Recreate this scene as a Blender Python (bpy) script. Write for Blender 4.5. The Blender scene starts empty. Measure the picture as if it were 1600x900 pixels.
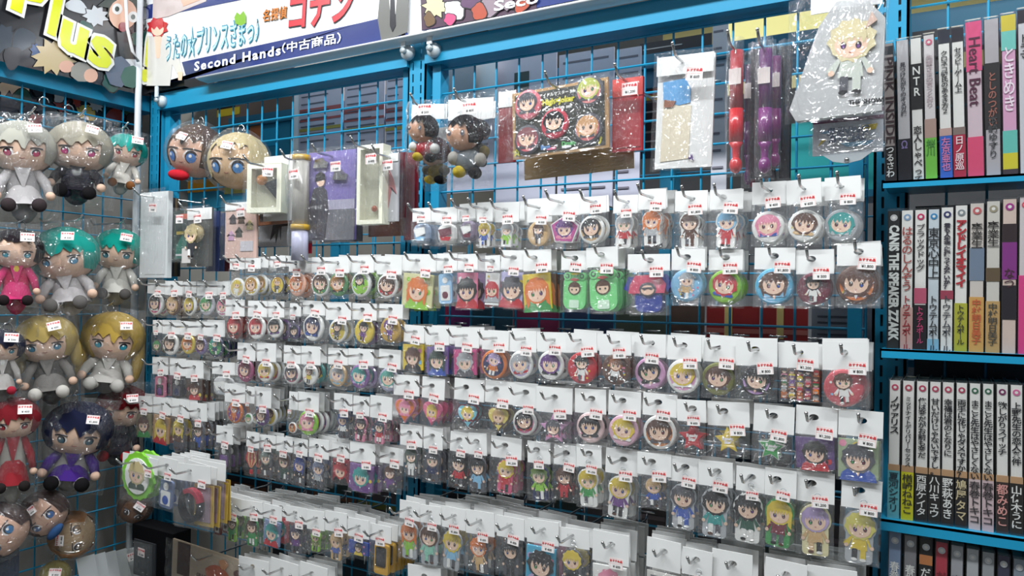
import bpy, math, random
from mathutils import Matrix, Vector, noise
random.seed(7)
R = math.radians
SC = bpy.context.scene
COL = SC.collection
# ------------------------------------------------------------------ camera
F_PX = 1184.0
CAM_H = 1.45
D = 1.27            # distance of the main mesh plane (Y)
LX = -1.86          # plane of the left mesh (X)
cam = bpy.data.cameras.new('camera'); cam.sensor_width = 36; cam.lens = F_PX / 1600 * 36; cam.clip_start = .02
camo = bpy.data.objects.new('camera', cam); COL.objects.link(camo)
CR = Matrix.Rotation(R(30), 4, 'Z') @ Matrix.Rotation(R(90.58), 4, 'X') @ Matrix.Rotation(R(0.85), 4, 'Z')
camo.matrix_world = Matrix.Translation((0, 0, CAM_H)) @ CR
SC.camera = camo
# ------------------------------------------------------------------ world, light, exposure
SC.view_settings.view_transform = 'Standard'; SC.view_settings.look = 'None'
SC.view_settings.gamma = 1; SC.view_settings.exposure = -0.24
SC.cycles.transparent_max_bounces = 20; SC.cycles.max_bounces = 6; SC.cycles.diffuse_bounces = 3
SC.cycles.glossy_bounces = 3; SC.cycles.transmission_bounces = 3
w = bpy.data.worlds.new('world'); SC.world = w; w.use_nodes = True
w.node_tree.nodes['Background'].inputs[0].default_value = (.88, .94, 1, 1)
w.node_tree.nodes['Background'].inputs[1].default_value = 0.11
CEIL = 2.75
TUBES = [(-1.35, .42), (-.1, .38), (-2.2, -.9), (-.9, -1.5), (.9, -.6), (-.2, 1.95), (-1.35, 1.95)]
for k, (tx, ty) in enumerate(TUBES):
    L = bpy.data.lights.new('ceiling_tube_light', 'AREA'); L.shape = 'RECTANGLE'; L.size = 1.15; L.size_y = .09
    L.energy = (39 if ty > 0 else 7) if ty < 1.5 else 20; L.color = (.93, .97, 1)
    lo = bpy.data.objects.new('ceiling_tube_light', L); COL.objects.link(lo); lo.location = (tx, ty, CEIL - .10)

# ------------------------------------------------------------------ photo pixel -> point on a real plane of the place
CAMP = Vector((0, 0, CAM_H)); CR3 = CR.to_3x3()
def ray(px, py): return CR3 @ Vector(((px - 800) / F_PX, -(py - 450) / F_PX, -1))
def P(px, py, off=0.0):
    d = ray(px, py); return CAMP + d * ((D - off) / d.y)
def Lp(px, py, off=0.0):
    d = ray(px, py); return CAMP + d * ((LX + off) / d.x)

# ------------------------------------------------------------------ materials
def hexc(h):
    h = h.lstrip('#'); o = []
    for i in (0, 2, 4):
        c = int(h[i:i+2], 16) / 255
        o.append(c / 12.92 if c <= .04045 else ((c + .055) / 1.055) ** 2.4)
    return tuple(o) + (1,)
def mat(name, rough=.5, spec=.5, metal=0, coat=0, color=None, bump=0, bscale=60, vary=0):
    m = bpy.data.materials.new(name); m.use_nodes = True; t = m.node_tree; b = t.nodes['Principled BSDF']
    b.inputs['Roughness'].default_value = rough; b.inputs['Specular IOR Level'].default_value = spec
    b.inputs['Metallic'].default_value = metal; b.inputs['Coat Weight'].default_value = coat; b.inputs['Coat Roughness'].default_value = .06
    if color: b.inputs['Base Color'].default_value = hexc(color)
    else:
        a = t.nodes.new('ShaderNodeAttribute'); a.attribute_name = 'Col'
        if vary:
            n = t.nodes.new('ShaderNodeTexNoise'); n.inputs['Scale'].default_value = bscale * .4; n.inputs['Detail'].default_value = 4
            mx = t.nodes.new('ShaderNodeMix'); mx.data_type = 'RGBA'; mx.blend_type = 'MULTIPLY'; mx.inputs[0].default_value = vary
            t.links.new(a.outputs[0], mx.inputs[6]); t.links.new(n.outputs['Fac'], mx.inputs[7]); t.links.new(mx.outputs[2], b.inputs['Base Color'])
        else: t.links.new(a.outputs[0], b.inputs['Base Color'])
    if bump:
        n = t.nodes.new('ShaderNodeTexNoise'); n.inputs['Scale'].default_value = bscale; n.inputs['Detail'].default_value = 3
        bp = t.nodes.new('ShaderNodeBump'); bp.inputs['Strength'].default_value = bump; bp.inputs['Distance'].default_value = .002
        t.links.new(n.outputs['Fac'], bp.inputs['Height']); t.links.new(bp.outputs['Normal'], b.inputs['Normal'])
    return m
M = {
 'print': mat('printed_card', .42, .4), 'gloss': mat('glossy_print', .25, .5, coat=.6), 'paper': mat('paper', .7, .3),
 'fabric': mat('plush_fabric', .95, .1, bump=.5, bscale=900), 'paint': mat('blue_painted_steel', .38, .45, bump=.05, bscale=300),
 'chrome': mat('chrome', .22, .5, metal=1, color='#c8c8c8'), 'plastic': mat('plastic', .3, .5), 'wall': mat('plaster', .85, .2, bump=.2, bscale=80, vary=.25),
}
def film(name, base, rough, bump, scale, refl=.62, dist=.008):
    m = bpy.data.materials.new(name); m.use_nodes = True; t = m.node_tree; t.nodes.clear()
    out = t.nodes.new('ShaderNodeOutputMaterial'); tr = t.nodes.new('ShaderNodeBsdfTransparent'); tr.inputs[0].default_value = (.985, .985, .985, 1)
    pb = t.nodes.new('ShaderNodeBsdfDiffuse'); pb.inputs[0].default_value = (.8, .82, .84, 1)
    gl = t.nodes.new('ShaderNodeBsdfGlossy'); gl.inputs['Roughness'].default_value = rough; gl.inputs[0].default_value = (1, 1, 1, 1)
    lw = t.nodes.new('ShaderNodeLayerWeight'); lw.inputs[0].default_value = .25
    tc = t.nodes.new('ShaderNodeTexCoord'); oi = t.nodes.new('ShaderNodeObjectInfo'); ad = t.nodes.new('ShaderNodeVectorMath'); ad.operation = 'ADD'
    mp = t.nodes.new('ShaderNodeMapping'); mp.inputs['Rotation'].default_value = (0, .35, 0); mp.inputs['Scale'].default_value = (1.2, 1, .3)
    n = t.nodes.new('ShaderNodeTexNoise'); n.inputs['Scale'].default_value = scale; n.inputs['Detail'].default_value = 1.2; n.inputs['Distortion'].default_value = .8
    m_a = t.nodes.new('ShaderNodeMath'); m_a.operation = 'SUBTRACT'; m_a.inputs[1].default_value = .5
    m_b = t.nodes.new('ShaderNodeMath'); m_b.operation = 'ABSOLUTE'; m_c = t.nodes.new('ShaderNodeMath'); m_c.operation = 'POWER'; m_c.inputs[1].default_value = .9
    bp = t.nodes.new('ShaderNodeBump'); bp.inputs['Strength'].default_value = bump; bp.inputs['Distance'].default_value = dist
    t.links.new(tc.outputs['Generated' if False else 'Object'], ad.inputs[0]); t.links.new(oi.outputs['Location'], ad.inputs[1]); t.links.new(ad.outputs[0], mp.inputs[0])
    t.links.new(mp.outputs[0], n.inputs['Vector']); t.links.new(n.outputs['Fac'], m_a.inputs[0]); t.links.new(m_a.outputs[0], m_b.inputs[0]); t.links.new(m_b.outputs[0], m_c.inputs[0]); t.links.new(m_c.outputs[0], bp.inputs['Height'])
    for q in (gl, lw): t.links.new(bp.outputs[0], q.inputs['Normal'])
    m1 = t.nodes.new('ShaderNodeMixShader'); m1.inputs[0].default_value = base
    m2 = t.nodes.new('ShaderNodeMixShader')
    mt = t.nodes.new('ShaderNodeMath'); mt.operation = 'MULTIPLY_ADD'; mt.inputs[1].default_value = refl; mt.inputs[2].default_value = .085 if bump > .3 else .03; mt.use_clamp = True
    t.links.new(lw.outputs['Fresnel'], mt.inputs[0]); t.links.new(mt.outputs[0], m2.inputs[0])
    t.links.new(tr.outputs[0], m1.inputs[1]); t.links.new(pb.outputs[0], m1.inputs[2])
    t.links.new(m1.outputs[0], m2.inputs[1]); t.links.new(gl.outputs[0], m2.inputs[2]); t.links.new(m2.outputs[0], out.inputs[0])
    return m
M['film'] = film('clear_plastic_film', .07, .10, 1.0, 4.0, refl=.20, dist=.009)
M['bigfilm'] = film('loose_plastic_film', .035, .10, 1.0, 4.5, refl=.18, dist=.020)
M['bookfilm'] = film('shrink_wrap', .01, .12, .15, 60, refl=.4)
# ------------------------------------------------------------------ colour codes
CC = dict(k='#1b181c', n='#5a3626', y='#e3c83e', o='#e07a2e', r='#c22832', p='#e58aa6', v='#6b3a86', l='#b9a4d0', b='#2f55b0', a='#232c5a',
          c='#8cc4e6', t='#2f9e9a', g='#3e9a50', m='#93cc3a', w='#f0f0ec', s='#b4b8bc', d='#55555c', z='#d4b07c', u='#6e1a34', e='#7d7f3c')
CN = dict(k='black', n='brown', y='yellow', o='orange', r='red', p='pink', v='purple', l='lilac', b='blue', a='navy', c='light blue', t='teal',
          g='green', m='lime green', w='white', s='silver grey', d='dark grey', z='tan', u='maroon', e='olive')
SKIN = '#f0cdb4'
class _CN(dict):
    def __missing__(s, k):
        v = [int(k[i:i+2], 16) for i in (1, 3, 5)]
        return s[min(CC, key=lambda q: sum((a - int(CC[q][i:i+2], 16)) ** 2 for a, i in zip(v, (1, 3, 5))))]
CN = _CN(CN)
def cc(x): return hexc(CC[x] if len(x) == 1 else x)
# ------------------------------------------------------------------ mesh builder, one colour per face
class B:
    def __init__(s): s.v = []; s.f = []; s.c = []
    def add(s, vs, fs, col):
        n = len(s.v); s.v += [tuple(v) for v in vs]; s.f += [tuple(i + n for i in f) for f in fs]; s.c += [cc(col) if isinstance(col, str) else col] * len(fs); return s
    def box(s, x0, x1, y0, y1, z0, z1, col):
        v = [(x, y, z) for x in (x0, x1) for y in (y0, y1) for z in (z0, z1)]
        return s.add(v, [(0, 1, 3, 2), (4, 6, 7, 5), (0, 4, 5, 1), (2, 3, 7, 6), (0, 2, 6, 4), (1, 5, 7, 3)], col)
    def fan(s, pts, y, col, yf=None):               # flat star-shaped print facing -Y
        cx = sum(p[0] for p in pts) / len(pts); cz = sum(p[1] for p in pts) / len(pts)
        g = yf or (lambda x, z: 0)
        v = [(cx, y + g(cx, cz), cz)] + [(p[0], y + g(*p), p[1]) for p in pts]; n = len(pts)
        return s.add(v, [(0, i + 1, (i + 1) % n + 1) for i in range(n)], col)
    def prism(s, pts, y0, y1, col, side=None):      # y0 front, y1 back
        n = len(pts); cx = sum(p[0] for p in pts) / n; cz = sum(p[1] for p in pts) / n
        s.fan(pts, y0, col)
        v = [(p[0], y0, p[1]) for p in pts] + [(p[0], y1, p[1]) for p in pts] + [(cx, y1, cz)]
        return s.add(v, [(i, i + n, (i + 1) % n + n, (i + 1) % n) for i in range(n)] + [(2 * n, (i + 1) % n + n, i + n) for i in range(n)], side or col)
    def tube(s, pts, r, n, col, caps=True):
        pts = [Vector(p) for p in pts]; rings = []; vs = []; fs = []
        for i, p in enumerate(pts):
            d = (pts[min(i + 1, len(pts) - 1)] - pts[max(i - 1, 0)]).normalized()
            up = Vector((0, 0, 1)) if abs(d.z) < .9 else Vector((1, 0, 0))
            a = d.cross(up).normalized(); b = d.cross(a); rr = r[i] if isinstance(r, (list, tuple)) else r
            vs += [p + (a * math.cos(2 * math.pi * k / n) + b * math.sin(2 * math.pi * k / n)) * rr for k in range(n)]
        for i in range(len(pts) - 1):
            for k in range(n): fs.append((i * n + k, i * n + (k + 1) % n, (i + 1) * n + (k + 1) % n, (i + 1) * n + k))
        if caps: fs += [tuple(range(n))[::-1], tuple(range((len(pts) - 1) * n, len(pts) * n))]
        return s.add(vs, fs, col)
    def ell(s, c, r, col, nu=14, nv=9, rot=None, e=1.0):
        vs = []; fs = []
        for j in range(nv + 1):
            t = -math.pi / 2 + math.pi * j / nv
            for i in range(nu):
                a = 2 * math.pi * i / nu
                q = Vector((pw(math.cos(t), e) * pw(math.cos(a), e) * r[0], pw(math.cos(t), e) * pw(math.sin(a), e) * r[1], pw(math.sin(t), e) * r[2]))
                if rot: q = rot @ q
                vs.append(q + Vector(c))
        for j in range(nv):
            for i in range(nu): fs.append((j * nu + i, j * nu + (i + 1) % nu, (j + 1) * nu + (i + 1) % nu, (j + 1) * nu + i))
        return s.add(vs, fs, col)
    def build(s, name, m, parent=None, smooth=False):
        me = bpy.data.meshes.new(name); me.from_pydata(s.v, [], s.f)
        at = me.attributes.new('Col', 'FLOAT_COLOR', 'CORNER'); buf = []
        for p, c in zip(me.polygons, s.c): buf += list(c) * p.loop_total
        at.data.foreach_set('color', buf)
        me.materials.append(M[m])
        if smooth: me.polygons.foreach_set('use_smooth', [True] * len(me.polygons))
        o = bpy.data.objects.new(name, me); COL.objects.link(o)
        if parent: o.parent = parent
        return o
def pw(x, e): return math.copysign(abs(x) ** e, x)
def thing(name, label, cat, loc=(0, 0, 0), rot=(0, 0, 0), group=None):
    o = bpy.data.objects.new(name, None); COL.objects.link(o); o.location = loc; o.rotation_euler = rot; o.empty_display_size = .02
    return tag(o, label, cat, group)
def tag(o, label, cat, group=None):
    o['label'] = label; o['category'] = cat
    if group: o['group'] = group
    return o
def structure(o): o['kind'] = 'structure'; return o
def inst(name, src, parent, loc=None, rot=None, scale=None):
    o = src.copy() if not isinstance(src, bpy.types.Mesh) else bpy.data.objects.new(name, src)
    o.name = name; COL.objects.link(o); o.parent = parent
    if loc is not None: o.location = loc
    if rot is not None: o.rotation_euler = rot
    if scale is not None: o.scale = scale
    return o
def mesh_only(b, name, m, smooth=False):
    o = b.build(name, m, None, smooth); me = o.data; bpy.data.objects.remove(o); return me
def circ(cx, cz, rx, rz=None, n=20, a0=0): rz = rz or rx; return [(cx + rx * math.cos(a0 + 2 * math.pi * k / n), cz + rz * math.sin(a0 + 2 * math.pi * k / n)) for k in range(n)]
def rrect(x0, x1, z0, z1, r, n=3):
    o = []
    for cx, cz, a in ((x1 - r, z1 - r, 0), (x0 + r, z1 - r, 90), (x0 + r, z0 + r, 180), (x1 - r, z0 + r, 270)):
        o += [(cx + r * math.cos(R(a + 90 * k / n)), cz + r * math.sin(R(a + 90 * k / n))) for k in range(n + 1)]
    return o
# text -> mesh data, local x right, z up, facing -Y, centred
def text_mesh(body, size, col, bold=0, space=1.0, extr=0, lines=1.0, italic=0, y=0, xs=1.0):
    c = bpy.data.curves.new('lettering', 'FONT'); c.body = body; c.size = size; c.offset = bold; c.align_x = 'CENTER'; c.align_y = 'CENTER'
    c.resolution_u = 2; c.space_character = space; c.space_line = lines; c.shear = italic; c.extrude = extr
    o = bpy.data.objects.new('lettering', c); COL.objects.link(o)
    me = bpy.data.meshes.new_from_object(o.evaluated_get(bpy.context.evaluated_depsgraph_get()))
    bpy.data.objects.remove(o); bpy.data.curves.remove(c)
    me.transform(Matrix.Translation((0, y, 0)) @ Matrix.Rotation(R(90), 4, 'X') @ Matrix.Diagonal((xs, 1, 1, 1)))
    b = B(); b.v = [tuple(v.co) for v in me.vertices]; b.f = [tuple(p.vertices) for p in me.polygons]; b.c = [cc(col)] * len(b.f)
    bpy.data.meshes.remove(me); return b
def merge(b, o, dx=0, dy=0, dz=0, rot=None):
    n = len(b.v)
    for v in o.v:
        q = Vector(v)
        if rot: q = rot @ q
        b.v.append((q.x + dx, q.y + dy, q.z + dz))
    b.f += [tuple(i + n for i in f) for f in o.f]; b.c += o.c; return b
# ------------------------------------------------------------------ the setting
def plane_box(name, x0, x1, y0, y1, z0, z1, col, m='wall'):
    return structure(B().box(x0, x1, y0, y1, z0, z1, col).build(name, m))
plane_box('floor', -2.4, 1.6, -2.6, 4.2, -.05, 0, '#9b9b94')
plane_box('ceiling', -2.4, 1.6, -2.6, 4.2, CEIL, CEIL + .05, '#e8eaea')
plane_box('wall_left', -2.02, -1.97, -.2, 4.2, 0, CEIL, '#8f8b84')
plane_box('wall_back', -2.4, 1.6, 4.2, 4.25, 0, CEIL, '#8f9094')
for k, (tx, ty) in enumerate(TUBES):
    b = B(); b.box(-.62, .62, -.09, .09, -.035, 0, '#dddddd')
    t = thing('ceiling_light', ['twin tube ceiling light over the left bay', 'twin tube ceiling light over the right bay', 'twin tube ceiling light beyond the plush dolls at the far left', 'twin tube ceiling light behind the camera, left', 'twin tube ceiling light in front of the bookshelf', 'twin tube ceiling light over the far aisle, behind the right bay', 'twin tube ceiling light over the far aisle, behind the left bay'][k], 'lamp', (tx, ty, CEIL), group='ceiling tube lights')
    b.build('housing', 'plastic', t)
    for s in (-.045, .045): B().tube([(-.58, s, -.055), (.58, s, -.055)], .014, 8, '#f4f8ff').build('tube', 'plastic', t, True)

BLUE = '#1b8cb4'; BLUED = '#14729a'
def slots_post(z0, z1, wdt, dep, x, y):            # upright with two rows of punched slots (real holes on the face)
    b = B(); h = wdt / 2
    b.box(-h, -h + .004, 0, dep, z0, z1, BLUE); b.box(h - .004, h, 0, dep, z0, z1, BLUE); b.box(-h, h, dep - .002, dep, z0, z1, BLUED)
    xs = [-h, -h * .52, -h * .36, h * .36, h * .52, h]
    z = z0
    while z < z1:
        za, zb, zc = z, z + .008, min(z + .025, z1)
        b.box(-h, h, 0, .002, za, zb, BLUE)
        for i in (0, 2, 4): b.box(xs[i], xs[i + 1], 0, .002, zb, zc, BLUE)
        for i in (1, 3): b.box(xs[i], xs[i + 1], .008, .009, zb, zc, '#0a2a36')
        z += .025
    return b
def wires(xa, xb, za, zb, pitch=.05, r=.0021, yy=0):
    b = B(); n = round((xb - xa) / pitch)
    for i in range(n + 1):
        x = xa + (xb - xa) * i / n; b.tube([(x, yy, za), (x, yy, zb)], r, 5, BLUE, False)
    m = round((zb - za) / pitch)
    for i in range(m + 1):
        z = za + (zb - za) * i / m; b.tube([(xa, yy - .0042, z), (xb, yy - .0042, z)], r, 5, BLUE, False)
    return b
POST_X = [P(250, 400, .0).x, P(657, 400, 0).x, P(1394, 300, 0).x]
RAIL_Z = P(680, 81, .03).z
Z0 = .25
# rack of two bays
def rack(label, xa, xb, posts, ya=D):
    t = thing('display_rack', label, 'rack', ((xa + xb) / 2, ya, 0))
    cx = (xa + xb) / 2
    for px in posts:
        o = slots_post(.03, RAIL_Z + .03 if px == posts[0] else RAIL_Z + .03, .046, .05, 0, 0).build('upright', 'paint', t); o.location = (px - cx, -.022, 0)
    g = wires(xa - cx, xb - cx, Z0, RAIL_Z - .03).build('wire_grid', 'paint', t); g['kind'] = 'stuff'
    b = B(); b.box(xa - cx, xb - cx, -.03, .03, RAIL_Z - .02, RAIL_Z + .022, BLUE); b.build('top_rail', 'paint', t)
    b = B(); b.box(xa - cx, xb - cx, -.028, .03, .08, .2, BLUE); b.build('kick_panel', 'paint', t)
    b = B()
    for x in (xa - cx + .02, xb - cx - .012):
        b.box(x - .012, x + .008, -.012, .016, .2, RAIL_Z - .02, BLUE)
    b.build('side_frame', 'paint', t)
    return t
rack('blue steel wire rack bay between the corner and the slotted post', POST_X[0] + .02, POST_X[1] - .02, [POST_X[1] - .0, POST_X[0]])
rack('blue steel wire rack bay between the slotted post and the bookshelf', POST_X[1] + .025, POST_X[2] - .035, [POST_X[2] - .001])
# left mesh rack, turned 90 degrees
lr = thing('display_rack', 'blue steel wire rack along the left wall behind the plush dolls', 'rack', (LX, 0, 0), (0, 0, R(90)))
LY0, LY1 = .35, D - .03
zl = Lp(100, 127, 0).z
lg = wires(LY0, LY1, Z0, zl - .02, .05).build('wire_grid', 'paint', lr); lg['kind'] = 'stuff'
B().box(LY0, LY1 + .03, -.02, .03, zl - .03, zl + .012, BLUE).build('top_rail', 'paint', lr)
slots_post(.03, zl, .04, .04, 0, 0).build('upright', 'paint', lr).location = (LY0, 0, 0)
# pale pipe standing in front of the corner
pp = Lp(213, 300, .05)
tag(B().tube([(pp.x, pp.y, 0), (pp.x, pp.y, CEIL)], .008, 10, '#c9cdd0').build('corner_pipe', 'plastic', None, True), 'thin white vertical pipe standing in the corner beside the plush dolls', 'pipe')
cb = [Lp(195, -20, .06), Lp(199, 45, .07), Lp(207, 80, .075), Lp(216, 96, .07)]
tag(B().tube(cb, .004, 8, '#dcdcdc').build('cable', 'plastic', None, True), 'loose white cable hanging beside the corner pipe over the poster', 'cable')

# ------------------------------------------------------------------ printed figures (generic)
def figure(b, cx, cz, h, hair, cloth, y, rng, full=True, yf=None, clip=None, eye='k', tone=SKIN):
    L = .00028
    def fan(pts, k, col):
        if clip:
            X, Z, RR = clip; q = []
            for x, z in pts:
                d = math.hypot(x - X, z - Z)
                if d > RR: x = X + (x - X) * RR / d; z = Z + (z - Z) * RR / d
                q.append((x, z))
            pts = q
        b.fan(pts, y - k * L, col, yf)
    tilt = rng.uniform(-.12, .12)
    if full: hr = h * .26; hz = cz + h * .22
    else: hr = h * .36; hz = cz + h * .10
    def T(pts): 
        c, s = math.cos(tilt), math.sin(tilt)
        return [(cx + (x - cx) * c - (z - hz) * s, hz + (x - cx) * s + (z - hz) * c) for x, z in pts]
    if full:
        fan([(cx - hr * .42, hz - hr * .6), (cx + hr * .42, hz - hr * .6), (cx + hr * .62, cz - h * .27), (cx - hr * .62, cz - h * .27)], 1, cloth)
        for s in (-1, 1):
            fan([(cx + s * hr * .38, hz - hr * .75), (cx + s * hr * .62, hz - hr * .85), (cx + s * hr * (1.0 + rng.uniform(-.2, .2)), cz - h * .17), (cx + s * hr * .78, cz - h * .22)], 1.4, cloth)
            fan(circ(cx + s * hr * .93, cz - h * .2, hr * .16, n=8), 1.6, tone)
            fan(rrect(cx + s * hr * .3 - hr * .2, cx + s * hr * .3 + hr * .2, cz - h * .48, cz - h * .25, hr * .08, 2), 1.2, rng.choice([cloth, 'd', 'k', 'w']))
            fan(circ(cx + s * hr * .32, cz - h * .47, hr * .24, hr * .13, n=8), 1.5, rng.choice(['k', 'n', 'w']))
        fan([(cx - hr * .2, hz - hr * .7), (cx + hr * .2, hz - hr * .7), (cx, hz - hr * 1.15)], 2, rng.choice(['w', 'w', 'r', 'y']))
    else:
        fan([(cx - hr * .35, hz - hr * .5), (cx + hr * .35, hz - hr * .5), (cx + hr * 1.1, cz - h * .3), (cx + hr * 1.25, cz - h * .5), (cx - hr * 1.25, cz - h * .5), (cx - hr * 1.1, cz - h * .3)], 1, cloth)
        fan([(cx - hr * .25, hz - hr * .7), (cx + hr * .25, hz - hr * .7), (cx, cz - h * .38)], 1.5, rng.choice(['w', 'w', tone]))
    n = 22; sp = rng.choice([.05, .12, .16]); ph = rng.random()
    fan(T([(cx + hr * 1.05 * math.cos(a) * (1 + sp * (k % 2) * (math.sin(a) > -.3)), hz + hr * (1.04 if math.sin(a) > 0 else 1.0) * math.sin(a) * (1 + sp * (k % 2))) for k, a in ((k, 2 * math.pi * (k + ph) / n) for k in range(n))]), 2.6, hair)
    if rng.random() < .35:
        for s in (-1, 1): fan(T([(cx + s * hr * .7, hz), (cx + s * hr * 1.05, hz - hr * .2), (cx + s * hr * 1.0, hz - hr * 1.3), (cx + s * hr * .72, hz - hr * 1.0)]), 2.7, hair)
    fan(T(circ(cx, hz - hr * .18, hr * .8, hr * .72, 16)), 3.4, tone)
    for s in (-1, 1):
        fan(T(circ(cx + s * hr * .36, hz - hr * .24, hr * .15, hr * .2, 8)), 4.2, '#2a1e22')
        fan(T(circ(cx + s * hr * .36, hz - hr * .3, hr * .09, hr * .1, 6)), 5.0, eye if eye != 'k' else rng.choice(['b', 'n', 'g', 'v', 'u']))
        fan(T(circ(cx + s * hr * .33, hz - hr * .16, hr * .045, n=5)), 5.6, 'w')
    fan(T([(cx - hr * .1, hz - hr * .58), (cx + hr * .1, hz - hr * .58), (cx, hz - hr * .65)]), 4.4, '#b0504a')
    m = rng.choice([5, 6, 7]); fr = [(cx + hr * .86 * math.cos(a), hz - hr * .05 + hr * .86 * math.sin(a)) for a in (math.pi * k / 8 for k in range(9))]
    zz = []
    for k in range(m * 2 + 1):
        x = cx - hr * .86 + hr * 1.72 * k / (m * 2); zz.append((x, hz + (hr * .2 if k % 2 else -hr * (.05 + .16 * rng.random()))))
    for k in range(len(zz) - 1):     # fringe as strips up to the scalp
        a, c2 = zz[k], zz[k + 1]; tz = hz + hr * .82
        fan(T([a, c2, (cx + (c2[0] - cx) * .7, tz - abs(c2[0] - cx) * .35), (cx + (a[0] - cx) * .7, tz - abs(a[0] - cx) * .35)]), 4.8, hair)
def badge_mesh(key, bg, hair, cloth, rng, ring=None, shape='b'):
    Rr = .5; b = B(); back = .10; dome = lambda x, z: -.05 * max(0, 1 - (x * x + z * z) / (Rr * Rr))
    if shape == 'b':
        n = 28; prof = [(Rr * .80, -.035), (Rr * .93, -.02), (Rr, .02), (Rr * .98, .09), (Rr * .9, .1)]
        vs = []; fs = []
        for r, y in prof: vs += [(r * math.cos(2 * math.pi * k / n), y, r * math.sin(2 * math.pi * k / n)) for k in range(n)]
        for j in range(len(prof) - 1): fs += [(j * n + k, (j + 1) * n + k, (j + 1) * n + (k + 1) % n, j * n + (k + 1) % n) for k in range(n)]
        fs.append(tuple((len(prof) - 1) * n + k for k in range(n))[::-1])
        b.add(vs, fs, ring or bg)
        vs = [(0, -.05, 0)] + [(Rr * .80 * math.cos(2 * math.pi * k / n), -.035, Rr * .80 * math.sin(2 * math.pi * k / n)) for k in range(n)]
        b.add(vs, [(0, k + 1, (k + 1) % n + 1) for k in range(n)], bg)
        clip = (0, 0, Rr * .80)
        for k in range(rng.choice([0, 5, 9])):          # sprinkled pattern
            a = rng.uniform(0, 6.28); r = rng.uniform(.25, .36)
            b.fan(circ(r * math.cos(a), r * math.sin(a), .035, n=6), -.0462, rng.choice(['w', 'p', 'y', 'c', cloth]))
        g = lambda x, z: 0
        full_ = rng.random() < .2; figure(b, 0, .0, .82 if full_ else .98, hair, cloth, -.05, rng, full=full_, clip=clip)
        b.v = [(x, (y + .05) * 12 - .05 if y < -.05 else y, z) for x, y, z in b.v]
        return b
    out = {'s': [(math.cos(R(90 + 36 * k)) * (.52 if k % 2 == 0 else .25), math.sin(R(90 + 36 * k)) * (.52 if k % 2 == 0 else .25)) for k in range(10)],
           'g': [(math.cos(R(90 + 72 * k)) * .5, math.sin(R(90 + 72 * k)) * .47) for k in range(5)],
           'h': [(.5 * math.sin(t) ** 3, .5 * (13 * math.cos(t) - 5 * math.cos(2 * t) - 2 * math.cos(3 * t) - math.cos(4 * t)) / 15) for t in (2 * math.pi * k / 24 for k in range(24))]}[shape]
    if shape == 'h': out = out[::-1]
    b.prism(out, -.02, .09, ring or bg); b.prism([(x * .9, z * .9) for x, z in out], -.035, -.02, bg)
    if shape == 's' and hair == '-':
        t = text_mesh('Ready\nStar', .17, 'w', bold=.008, lines=.8, y=-.042); merge(b, t)
    else:
        figure(b, 0, -.02, .72, hair, cloth, -.036, rng, full=False, clip=(0, .0, .36))
        b.v = [(x, (y + .036) * 12 - .036 if y < -.036 else y, z) for x, y, z in b.v]
    return b
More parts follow.
